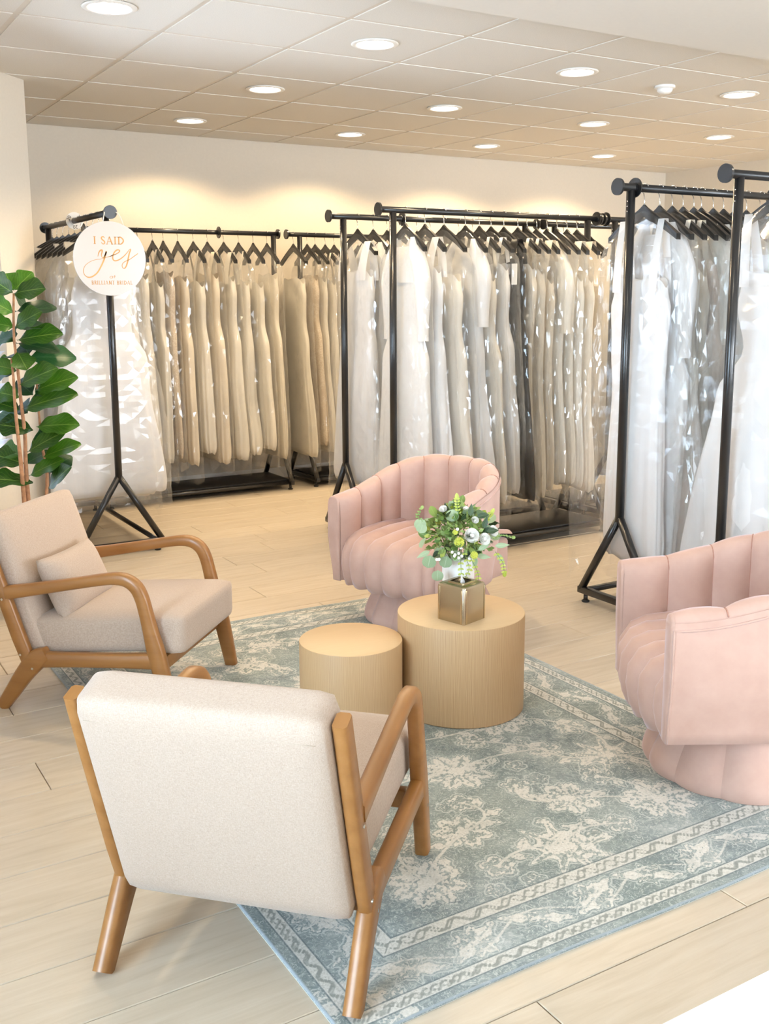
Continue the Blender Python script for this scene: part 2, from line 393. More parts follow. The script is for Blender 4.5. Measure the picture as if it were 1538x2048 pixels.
def wallbox(name, lo, hi):
    return struct(MB().box(lo, hi).build(name, 'wall', smooth=False))
wallbox('wall_back', (CX - .1, YB, -.05), (XR + .1, YB + .1, 2.8))
wallbox('wall_right', (XR, YF, -.05), (XR + .1, YB, 2.8))
wallbox('wall_return', (CX - .1, CY + .07, -.05), (CX, YB, 2.8))
def wall_with_holes(name, length, holes, thick, mat_world, height=2.8):
    b = MB(); xs = sorted({0, length, *[h[0] for h in holes], *[h[1] for h in holes]})
    for a, c in zip(xs[:-1], xs[1:]):
        hh = [h for h in holes if h[0] <= a + 1e-6 and h[1] >= c - 1e-6]
        if not hh: b.box((a, 0, -.05), (c, thick, height))
        else:
            b.box((a, 0, -.05), (c, thick, hh[0][2])); b.box((a, 0, hh[0][3]), (c, thick, height))
    o = b.build(name, 'wall', smooth=False); o.matrix_world = mat_world; return struct(o)
def window(name, x0, x1, z0, z1, mw, thick, blinds=0, mull=0):
    r = struct(bpy.data.objects.new(name, None)); COL.objects.link(r); r.matrix_world = mw
    t = .04; b = MB()
    b.box((x0, thick * .35, z0), (x0 + t, thick * .8, z1), .004); b.box((x1 - t, thick * .35, z0), (x1, thick * .8, z1), .004)
    b.box((x0 + t, thick * .35, z1 - t), (x1 - t, thick * .8, z1), .004); b.box((x0 + t, thick * .35, z0), (x1 - t, thick * .8, z0 + t), .004)
    for k in range(mull):
        xm = x0 + (x1 - x0) * (k + 1) / (mull + 1); b.box((xm - .02, thick * .35, z0 + t), (xm + .02, thick * .8, z1 - t), .004)
    b.build('window_frame', 'white', r, sharp=True)
    MB().box((x0 + t, thick * .56, z0 + t), (x1 - t, thick * .6, z1 - t)).build('pane', 'glass', r, smooth=False)
    if blinds:
        MB().box((x0 + .005, .0, z1 - .045), (x1 - .005, .04, z1 - .002), .004).build('headrail', 'white', r, sharp=True)
        L = (x1 - x0) - .02; me = MB(); V, F = grid(2, 6, lambda i, j: (L * i, (j / 5 - .5) * .05, .006 * (1 - (2 * j / 5 - 1) ** 2)))
        V2 = [(x, y, z - .0025) for x, y, z in V]; n = len(V); F2 = [tuple(reversed([q + n for q in f])) for f in F]
        so = mk('slat', V + V2, F + F2, 'slat', r); sm = so.data; bpy.data.objects.remove(so)
        z = z1 - .08
        while z > z0 + .05:
            inst('slat', sm, r, (x0 + .01, .02, z), (math.radians(-38), 0, 0)); z -= .044
        MB().box((x0 + .01, .004, z0 + .012), (x1 - .01, .036, z0 + .034), .004).build('bottom_rail', 'white', r, sharp=True)
        for xx in (x0 + .16, x1 - .16): MB().tube([(xx, -.004, z1 - .05), (xx, -.004, z0 + .03)], .0016, 6).build('ladder_cord', 'cord', r)
    return r
# diagonal bay wall: local x runs from its free end away from the back wall, local +y points outdoors
dx = Vector((-.7071, -.7071, 0)); dn = Vector((-.7071, .7071, 0))
mw = Matrix(((dx.x, dn.x, 0, CX), (dx.y, dn.y, 0, CY), (0, 0, 1, 0), (0, 0, 0, 1)))
LD = (CX - XL) / .7071
wall_with_holes('wall_bay', LD, [(.325, 1.625, .565, 2.15)], .12, mw)
window('window_1', .325, 1.625, .565, 2.15, mw, .12, blinds=1)
mwl = Matrix(((0, -1, 0, XL), (1, 0, 0, YF), (0, 0, 1, 0), (0, 0, 0, 1)))
wall_with_holes('wall_left', CY - LD * .7071 - YF, [(2.0, 4.4, .5, 2.4)], .12, mwl)
window('window_2', 2.0, 4.4, .5, 2.4, mwl, .12, mull=1)
mwf = Matrix(((-1, 0, 0, XR), (0, -1, 0, YF), (0, 0, 1, 0), (0, 0, 0, 1)))
wall_with_holes('wall_front', XR - XL, [(XR - 7.2, XR - 4.6, .4, 2.5), (XR - 3.6, XR - .2, .4, 2.5)], .12, mwf)
window('window_3', XR - 7.2, XR - 4.6, .4, 2.5, mwf, .12, mull=1)
window('window_4', XR - 3.6, XR - .2, .4, 2.5, mwf, .12, mull=2)
MB().box((CX, YB - .012, 0), (XR, YB, .09), .003).build('baseboard_back', 'white', sharp=True)['kind'] = 'structure'

ceil = struct(MB().box((XL - .1, 3.5, CEIL + .0035), (XR + .1, YB + .1, CEIL + .1)).build('ceiling', 'grid', smooth=False))
struct(MB().box((XL - .1, YF - .1, SOFF), (XR + .1, 3.516, CEIL + .1), .004).build('ceiling_soffit', 'ceiling', smooth=False))
TP = .635; g = .012
def tile_mesh(W, D):
    c = .002
    V = [(g, g, .008), (W - g, g, .008), (W - g, D - g, .008), (g, D - g, .008), (g + c, g + c, 0), (W - g - c, g + c, 0), (W - g - c, D - g - c, 0), (g + c, D - g - c, 0)]
    F = [(7, 6, 5, 4)] + [(i, 4 + i, 4 + (i + 1) % 4, (i + 1) % 4) for i in range(4)]
    me = bpy.data.meshes.new('ceiling_tile'); me.from_pydata(V, [], F); me.materials.append(MT['tile']); return me
tms = {}
for i in range(-2, 10):
    for j in range(-1, 6):
        x0 = 1.69 + TP * i; y0 = 4.165 + TP * j; x1 = min(x0 + TP, XR); y1 = min(y0 + TP, YB)
        if x1 - x0 < .1 or y1 - y0 < .1: continue
        if x1 < CX and y1 > CY - (CX - x1) + .2: continue
        key = (round(x1 - x0, 3), round(y1 - y0, 3))
        if key not in tms: tms[key] = tile_mesh(*key)
        inst('ceiling_tile', tms[key], ceil, (x0, y0, CEIL))

# ---------------------------------------------------------------- ceiling lamps
lamp_ring = None
def downlight(x, y, z, label, visible=True):
    global lamp_ring, lamp_lens
    r = thing('recessed_downlight', label, 'ceiling light', (x, y, z), 0, 'recessed round ceiling downlights')
    if lamp_ring is None:
        a = MB().lathe([(.088, -.001), (.113, -.001), (.115, -.004), (.110, -.008), (.094, -.009), (.088, -.006), (.088, -.001)], 40).build('trim_ring', 'ring', r); lamp_ring = a.data
        b = MB().lathe([(.0, -.004), (.05, -.0045), (.088, -.003)], 40).build('lens', 'lens', r); lamp_lens = b.data
    else:
        inst('trim_ring', lamp_ring, r); inst('lens', lamp_lens, r)
    d = bpy.data.lights.new('downlight_glow', 'SPOT'); d.energy = DOWNLIGHT_W; d.color = WARM; d.spot_size = math.radians(144); d.spot_blend = .32; d.shadow_soft_size = .08
    o = bpy.data.objects.new('downlight_glow', d); COL.objects.link(o); o.parent = r; o.location = (0, 0, -.012)
    return r
rows = [(4.50, [1.365, 2.65, 3.925, 5.215, 6.48]), (5.765, [2.65, 3.915, 5.19, 6.475]), (7.03, [2.66, 3.92, 5.185, 6.45])]
rn = ['row nearest the soffit', 'middle row', 'row along the back wall']
for q, (y, xs) in enumerate(rows):
    for k, x in enumerate(xs):
        downlight(x, y, CEIL, 'round recessed downlight, %s from the left in the %s' % (ORD[k], rn[q]))
for k, (x, y) in enumerate([(.6, 2.3), (2.4, 2.3), (4.2, 2.3), (1.5, .4), (3.6, .4), (.4, -1.4), (2.8, -1.4)]):  # unseen soffit downlights, added to light the front of the room
    o = downlight(x, y, SOFF, '%s unseen downlight added in the plain lowered ceiling, counted from the tiles' % ORD[k])
    for c in o.children:
        if c.type == 'LIGHT': c.data.color = (1.0, .88, .70); c.data.energy = 14
sd = thing('smoke_detector', 'small white dome smoke detector on the tiled ceiling', 'smoke detector', (4.635, 4.547, CEIL))
MB().lathe([(.058, 0), (.06, -.012), (.052, -.016)], 32).build('base_plate', 'white', sd, sharp=True)
MB().lathe([(.045, -.016), (.043, -.03), (.03, -.042), (.0, -.046)], 32).build('dome', 'white', sd)

# ---------------------------------------------------------------- clothes racks
def rack(name, label, p0, axis, length, Z, post_at, shelf, half=.25, discs=()):
    """p0: near cap of the rail (x, y); axis 'x' or 'y'"""
    r = thing('garment_rack', label, 'clothes rack', (p0[0], p0[1], 0), 0 if axis == 'x' else PI / 2, 'black garment racks')
    # local x along the rail, local y across
    MB().tube([(0.01, 0, Z), (length - .01, 0, Z)], .0175, 14).build('rail', 'black', r)
    for xx in (0, length - .012):
        MB().tube([(xx, 0, Z), (xx + .012, 0, Z)], .037, 24).build('end_cap', 'black', r, sharp=True)
    zj = .455
    for k, xx in enumerate((post_at, length - post_at)):
        MB().tube([(xx, 0, zj - .01), (xx, 0, Z - .012)], .0205, 14).build('post', 'black', r)
        for s in (-1, 1):
            b = MB().tube([(xx, 0, zj + .012), (xx, s * half * .985, .062)], .019, 12).build('leg', 'black', r)
            MB().lathe([(.011, .005), (.011, .042)], 12, (xx, s * (half - .035))).build('foot_stem', 'black', b)
            MB().lathe([(.018, .0), (.02, .006), (.013, .012)], 14, (xx, s * (half - .035))).build('levelling_foot', 'rubber', b)
        MB().box((xx - .017, -half - .012, .04), (xx + .017, half + .012, .074), .005).build('foot_bar', 'black', r, sharp=True)
        for q in range(3): MB().tube([(xx - .0215 if k == 0 else xx + .0195, 0, Z - .06 - q * .022), (xx - .0195 if k == 0 else xx + .0215, 0, Z - .06 - q * .022)], .0035, 8).build('screw', 'chrome', r)
    for s in (-1, 1):
        MB().tube([(post_at + .017, s * (half - .03), .057), (length - post_at - .017, s * (half - .03), .057)], .016, 10).build('base_bar', 'black', r)
    if shelf:
        MB().box((post_at + .02, -half + .05, .066), (length - post_at - .02, half - .05, .08), .003).build('bottom_shelf', 'black_shelf', r, sharp=True)
    for xx in discs:
        b = MB().tube([(xx, 0, Z), (xx + .006, 0, Z)], .043, 28)
        d = thing('size_divider', '', 'divider', r.location, r.rotation_euler.z, 'black rail dividers'); d.location.z = 0
        b.build('disc', 'black', d, sharp=True)
        MB().tube([(xx - .006, 0, Z), (xx + .012, 0, Z)], .022, 16).build('collar', 'black', d, sharp=True)
        d['label'] = 'black round size divider on the %s%s' % (name, ', the one farther from its free end' if xx > .9 and len(discs) > 1 else '')
    return r
ZR = 1.965
rack('rack facing the bay window', 'black rack end-on at left with the round sign hung on it', (1.70, 5.76), 'y', 1.53, 1.955, .09, False)
rack('back wall rack', 'black rack along the back wall, between the sign and the leftmost aisle', (1.98, 7.40), 'x', 1.505, ZR, .045, True, discs=(1.01,))
rack('second back wall rack', 'black rack along the back wall continuing to the right, half hidden', (3.545, 7.40), 'x', 1.62, ZR, .12, True)
rack('rear middle rack', 'black rack in the middle group, the one farther from the pink chair', (2.955, 5.585), 'x', 1.60, ZR, .105, True, discs=(.52,))
rack('second rear middle rack', 'black rack continuing the rear middle row towards the right wall', (4.575, 5.55), 'x', 1.62, ZR, .10, True)
rack('front middle rack', 'black rack in the middle group just behind the pink chair', (2.966, 5.02), 'x', 1.63, ZR, .10, True, discs=(1.60,))
rack('second front middle rack', 'black rack continuing the front middle row, mostly behind the right rack', (4.615, 5.02), 'x', 1.60, ZR, .11, True, discs=(.03,))
rack('right rack', 'black rack at right standing on a splayed foot behind the pink chair', (3.285, 3.485), 'x', 1.75, ZR, .085, False, discs=(.105, 1.03))
rack('near right rack', 'black rack nearest the camera, cut off by the right edge', (3.30, 2.90), 'x', 1.75, ZR, .085, False)

# ---------------------------------------------------------------- bagged gowns
def make_hanger(root, rng):
    n = 25
    def prof(u):
        a = abs(u) / .205
        return -.082 - .125 * a ** 1.25 + (.0 if a > .12 else .012 * (1 - a / .12))
    V = []; F = []
    for i in range(n):
        u = -.205 + .41 * i / (n - 1); a = abs(u) / .205; zt = prof(u); h = .052 - .026 * a; t = .0065 + .007 * a * a
        V += [(u, -t, zt), (u, t, zt), (u, t, zt - h), (u, -t, zt - h)]
    for i in range(n - 1):
        for k in range(4): F.append((i * 4 + k, (i + 1) * 4 + k, (i + 1) * 4 + (k + 1) % 4, i * 4 + (k + 1) % 4))
    F += [(0, 1, 2, 3), tuple(reversed([(n - 1) * 4 + k for k in range(4)]))]
    return V, F
HG_V, HG_F = make_hanger(None, None)
HG_ME = bpy.data.meshes.new('hanger'); HG_ME.from_pydata(HG_V, [], HG_F); HG_ME.materials.append(MT['hanger'])
hk = MB().tube([(0, 0, -.085), (0, 0, -.05)] + [(.021 * math.sin(a) - .0, 0, .021 * -math.cos(a) - .0005) for a in np.linspace(0.35, PI * 1.35, 14)], .0019, 6)
_o = hk.build('hook', 'chrome'); HK_ME = _o.data; bpy.data.objects.remove(_o)
BAG_N, BAG_R = 48, 60
def fbm(rng_phase, x, y): return mnoise.noise(Vector((x, y, rng_phase)))
def gown_mesh(rng, P):
    """P: top, hem, bust, waist, hip, hemw (half widths u), thick (half thickness at hem), style"""
    nu, nv = 64, 34; V = []; ph = rng.uniform(0, 50); k1 = rng.choice([5, 6, 7]); k2 = rng.choice([11, 13, 15]); a1 = rng.uniform(0, 6); a2 = rng.uniform(0, 6)
    top, hem = P['top'], P['hem']; skew = P.get('skew', 0)
    def half(z):
        t = (z - top) / (hem - top)
        keys = [(0, P['bust'] * .86), (.07, P['bust']), (.22, P['waist']), (.36, P['hip']), (1, P['hemw'])]
        if P.get('flare'): keys = [(0, P['bust'] * .86), (.07, P['bust']), (.22, P['waist']), (.38, P['hip']), (.62, P['hip'] * 1.0), (1, P['hemw'])]
        for (ta, wa), (tb, wb) in zip(keys[:-1], keys[1:]):
            if t <= tb: return wa + (wb - wa) * smoothstep(ta, tb, t), t
        return keys[-1][1], t
    for j in range(nv):
        tj = j / (nv - 1)
        for i in range(nu):
            a = 2 * PI * i / nu; ca, sa = math.cos(a), math.sin(a)
            z = top + (hem - top) * tj
            if j == 0: z += .035 * abs(math.sin(2 * a)) * P.get('sweet', 1) + .03 * (1 - abs(ca))
            if j >= nv - 2: z += .02 * mnoise.noise(Vector((ca * 3, sa * 3, ph)))
            hw, t = half(z)
            th = .036 + (P['thick'] - .036) * smoothstep(.12, .6, t)
            f = smoothstep(.22, .75, t); 
            fold = f * (.085 * math.sin(k1 * a + a1 + 1.2 * mnoise.noise(Vector((ph, t * 2.5, 1)))) + .05 * math.sin(k2 * a + a2 + 2 * t)) + .05 * mnoise.noise(Vector((ca * 2 + ph, sa * 2, z * 4)))
            endr = 1.0
            if t > .93: endr = math.sqrt(max(.0, 1 - ((t - .93) / .07 * .75) ** 2))
            u = hw * math.copysign(abs(ca) ** .8, ca) * (1 + fold * .55) * (.9 + .1 * endr); v = th * math.copysign(abs(sa) ** .6, sa) * (1 + fold * 1.0) * endr
            V.append((u + skew * t, v + .006 * mnoise.noise(Vector((ph + 9, z * 3, 0))), z))
    F = []
    for j in range(nv - 1):
        for i in range(nu): F.append((j * nu + i, (j + 1) * nu + i, (j + 1) * nu + (i + 1) % nu, j * nu + (i + 1) % nu))
    V.append((skew, 0, hem + .03)); c = len(V) - 1
    for i in range(nu): F.append(((nv - 1) * nu + i, c, (nv - 1) * nu + (i + 1) % nu))
    # straps or sleeves up to the hanger
    for s in (-1, 1):
        if P['style'] == 'strap': w0, u1 = P.get('strapw', .02), .115
        elif P['style'] == 'wide': w0, u1 = .05, .13
        else: continue
        ub = P['bust'] * .62; n0 = len(V); zt = -.082 - .125 * (u1 / .205) ** 1.25 + .004
        for k in range(7):
            q = k / 6; uu = (ub + (u1 - ub) * q) * s; zz = top - .02 + (zt - top + .02) * q; vv = .036 * math.cos(q * PI / 2) + .012
            for (du, dv) in ((-w0, 1), (w0, 1), (w0, -1), (-w0, -1)): V.append((uu + du * (1 - .3 * q), vv * dv, zz))
        for k in range(6):
            for e in (0, 2): F.append((n0 + k * 4 + e, n0 + k * 4 + e + 1, n0 + k * 4 + 4 + e + 1, n0 + k * 4 + 4 + e))
        F.append((n0 + 24, n0 + 25, n0 + 26, n0 + 27))
    if P['style'] == 'sleeve':
        for s in (-1, 1):
            n0 = len(V); m = 10; L = P.get('sleeve', .5)
            for k in range(9):
                q = k / 8; uu = s * (.09 + .085 * smoothstep(0, .35, q) + .01 * q); zz = -.15 - .05 * smoothstep(0, .3, q) - L * q; r = (.055 + .012 * math.sin(q * 5)) * (1 if q > .05 else .5)
                for e in range(m): b = 2 * PI * e / m; V.append((uu + r * math.cos(b) * .8, r * math.sin(b) * .75, zz))
            for k in range(8):
                for e in range(m): F.append((n0 + k * m + e, n0 + k * m + (e + 1) % m, n0 + (k + 1) * m + (e + 1) % m, n0 + (k + 1) * m + e))
            n0 = len(V)
        zt = -.10
        n0 = len(V)
        for k in range(6):
            q = k / 5
            for e in range(20): b = 2 * PI * e / 20; hw = .09 + (P['bust'] - .09) * q ** .7; V.append((hw * math.cos(b), (.03 + .012 * q) * math.sin(b), -.20 + (top - .02 + .20) * q))
        for k in range(5):
            for e in range(20): F.append((n0 + k * 20 + e, n0 + (k + 1) * 20 + e, n0 + (k + 1) * 20 + (e + 1) % 20, n0 + k * 20 + (e + 1) % 20))
    return V, F
def bag_mesh(rng, P):
    nu, nv = BAG_N, BAG_R; V = []; ph = rng.uniform(0, 90); bot = P['bagbot']; wb = P['bagw']; skew = P.get('skew', 0)
    k1 = rng.choice([4, 5, 6]); a1 = rng.uniform(0, 6); th1 = P['thick'] * 1.06 + .007
    for j in range(nv):
        q = j / (nv - 1)
        if q < .3:                                           # shoulder part
            s = q / .3; hw = .012 + (.238 - .012) * math.sin(min(1, s * 1.02) * PI / 2) ** 1.0
            z = -.098 - .17 * (hw / .238) ** 1.6 - .06 * smoothstep(.75, 1, s)
        else:
            s = (q - .3) / .7; z = -.328 + (bot + .328) * s; hw = .238 + (wb - .238) * smoothstep(0, .8, s)
        zz = (z + .098) / (bot + .098)
        th = .010 + (.052 - .010) * smoothstep(0, .14, zz) + (th1 - .052) * smoothstep(.16, .52, zz)
        for i in range(nu):
            a = 2 * PI * i / nu; ca, sa = math.cos(a), math.sin(a); f = smoothstep(.08, .4, zz)
            cr = mnoise.noise(Vector((ca * 3.2 + ph, sa * 3.2, z * 5.0))) + .5 * mnoise.noise(Vector((ca * 7 + ph, sa * 7, z * 11)))
            fold = f * (.05 * math.sin(k1 * a + a1 + 2 * mnoise.noise(Vector((ph, z * 2, 3)))) + .075 * cr)
            u = hw * math.copysign(abs(ca) ** .7, ca) * (1.02 + fold * .35); v = th * math.copysign(abs(sa) ** .5, sa) * (1.04 + fold * 1.0)
            z2 = z
            if q > .86:
                e = (q - .86) / .14; z2 += e * (-.05 * abs(ca) ** 6 + .05 * mnoise.noise(Vector((ca * 2.3 + ph, sa * 2.3, 7)))); v *= 1 + .35 * e * mnoise.noise(Vector((ca * 4, sa * 4, ph + 3)))
            jt = .0036 * smoothstep(.05, .2, zz); V.append((u + skew * zz + rng.uniform(-jt, jt), v + rng.uniform(-jt, jt), z2 + rng.uniform(-jt, jt) * 1.5))
    F = []
    for j in range(nv - 1):
        for i in range(nu):
            a, b, c, d = j * nu + i, (j + 1) * nu + i, (j + 1) * nu + (i + 1) % nu, j * nu + (i + 1) % nu
            F += [(a, b, c), (a, c, d)] if (i + j) % 2 else [(a, b, d), (b, c, d)]
    return V, F
def garment(pos, Z, rz, label, group, seed, mat, **kw):
    rng = random.Random(seed)
    P = dict(top=-.36, hem=-1.66, bust=.172, waist=.162, hip=.205, hemw=.275, thick=.07, style=rng.choice(['strap', 'strap', 'strap', 'wide', 'wide', 'strapless', 'strapless', 'sleeve']), bagbot=-1.75, bagw=.30)
    P['top'] += rng.uniform(-.05, .04); P['hem'] += rng.uniform(-.05, .04); P['hip'] += rng.uniform(-.02, .03); P['hemw'] += rng.uniform(-.03, .04); P['flare'] = rng.random() < .12
    P['bagbot'] = P['hem'] - rng.uniform(.03, .1); P['skew'] = rng.uniform(-.015, .015)
    P.update(kw); P['bagw'] = max(P['bagw'], P['hemw'] + .02)
    r = thing('bagged_gown', label, 'gown', (pos[0], pos[1], Z), rz, group)
    # keep the hook resting on the rail
    h = inst('hanger', HG_ME, r, (0, 0, 0)); inst('hook', HK_ME, h)
    V, F = gown_mesh(rng, P); mk('gown', V, F, GOWN[mat], r)
    V, F = bag_mesh(rng, P); bo = mk('garment_bag', V, F, 'bag', r, smooth=False); me = bo.data; ph = rng.uniform(0, 99)
    cr = me.attributes.new('crumple', 'FLOAT', 'POINT'); cr.data.foreach_set('value', [max(0.0, min(1.0, (mnoise.noise(Vector((v[0] * 5 + ph, v[1] * 5, v[2] * 2.6))) - .02) * 4)) for v in V])
    return r
LOOK = {'white': 'white tulle gown', 'white_lace': 'white lace gown', 'ivory': 'ivory satin gown', 'ivory_lace': 'ivory lace gown', 'champagne': 'champagne lace gown',
        'blush': 'blush lace gown', 'taupe': 'beaded taupe gown', 'black': 'black gown'}
def fill(rackname, group, xs, y, mats, Z, seed0, end='left', axis='x', special=None, th=None):
    special = special or {}; n = len(xs)
    for k, x in enumerate(xs):
        gaps = [abs(xs[j] - x) for j in (k - 1, k + 1) if 0 <= j < n]; gp = (sum(gaps) / len(gaps)) if gaps else .12
        thick = min(.08, max(.028, min(gaps) * .47)) if th is None else th
        m = mats[k % len(mats)]; kw = dict(thick=thick); kw.update(special.get(k, {}))
        m = kw.pop('mat', m); rot = random.Random(seed0 * 31 + k)  .uniform(-.05, .05) + kw.pop('rot', 0)
        lab = 'bagged %s, %s from the %s on the %s' % (LOOK[m], ORD[k], end, rackname)
        p = (x, y) if axis == 'x' else (y, x)
        g = garment(p, Z, (PI / 2 if axis == 'x' else 0) + rot, lab, group, seed0 * 100 + k, m, **kw)
        if m == 'black':
            b = MB().box((-.215, .060, -.41), (-.165, .063, -.29)).build('paper_tag', 'white', g, smooth=False)
# rack along Y at the sign: local x of each gown lies along world x
fill('sign rack', 'gowns on the rack holding the sign', [6.02, 6.14, 6.27, 6.40, 6.54, 6.68, 6.83, 6.98, 7.10], 1.70, ['white', 'ivory', 'white_lace', 'white'], 1.955, 1, end='near end', axis='y',
     special={0: dict(hemw=.34, thick=.08, hip=.25, bust=.17, waist=.17, style='strapless', bagw=.36, flare=False), 1: dict(hemw=.30)})
fill('back wall rack', 'gowns on the back wall rack', [2.16, 2.27, 2.37, 2.48, 2.56, 2.67, 2.79, 2.90, 3.03, 3.15, 3.27, 3.385], 7.40,
     ['ivory', 'white', 'ivory', 'ivory', 'taupe', 'champagne', 'ivory', 'champagne', 'ivory', 'ivory', 'ivory', 'ivory_lace'], ZR, 2, special={11: dict(thick=.03)})
fill('second back wall rack', 'gowns on the second back wall rack', [3.61, 3.73, 3.80, 3.89, 3.97, 4.08, 4.19, 4.30], 7.40, ['ivory', 'taupe', 'ivory', 'ivory_lace', 'ivory', 'white', 'ivory'], ZR, 3, special={0: dict(thick=.035), 1: dict(thick=.035)})
fill('rear middle rack', 'gowns on the rear middle rack', [3.16, 3.27, 3.37, 3.47, 3.59, 3.69, 3.80, 3.91, 4.02], 5.585, ['white', 'white_lace', 'white', 'ivory'], ZR, 4,
     special={0: dict(hemw=.27, thick=.06), 1: dict(hemw=.27, thick=.055)})
fill('second rear middle rack', 'gowns on the second rear middle rack', [4.76, 4.88, 5.0], 5.55, ['ivory', 'champagne', 'ivory_lace'], ZR, 5)
fill('front middle rack', 'gowns on the front middle rack', [3.15, 3.28, 3.41, 3.56, 3.66, 3.745, 3.84, 3.945, 4.015, 4.09, 4.17, 4.25, 4.33, 4.41], 5.02,
     ['white_lace', 'white', 'ivory', 'white', 'ivory', 'white', 'black', 'ivory', 'ivory_lace', 'champagne', 'ivory', 'ivory_lace', 'ivory', 'champagne'], ZR, 6,
     special={0: dict(style='sleeve', sleeve=.52, thick=.055, hemw=.27), 1: dict(thick=.06), 3: dict(style='sleeve', sleeve=.45), 5: dict(hemw=.28, thick=.055), 6: dict(thick=.042, hemw=.33, hip=.24, bust=.195, waist=.19, style='wide', top=-.27, bagw=.31), **{q: dict(hemw=.21, hip=.155, bagw=.24) for q in range(7, 14)}})
fill('second front middle rack', 'gowns on the second front middle rack', [4.82, 4.93, 5.05], 5.02, ['ivory', 'ivory_lace', 'champagne'], ZR, 7)
fill('right rack', 'gowns on the right rack', [3.455, 3.55, 3.63, 3.70, 3.77, 3.82, 3.90, 3.97, 4.05, 4.13, 4.23, 4.36], 3.485,
     ['white', 'white', 'ivory', 'ivory_lace', 'blush', 'ivory', 'white', 'ivory', 'champagne', 'white', 'ivory'], ZR, 8,
     special={0: dict(style='strap', strapw=.026, top=-.44, hemw=.17, hip=.15, thick=.05, bagw=.40, bagbot=-1.83, flare=False), 1: dict(style='sleeve', sleeve=.55, hemw=.2, bagw=.3), 4: dict(style='strapless', hem=-1.5)})
fill('near right rack', 'gowns on the near right rack', [3.60, 3.72, 3.84, 3.97], 2.90, ['white', 'white', 'ivory', 'white'], ZR, 9,
     special={0: dict(hemw=.36, hip=.22, thick=.14, waist=.10, bust=.15, style='strap', strapw=.03, top=-.42, bagw=.40, flare=False)})

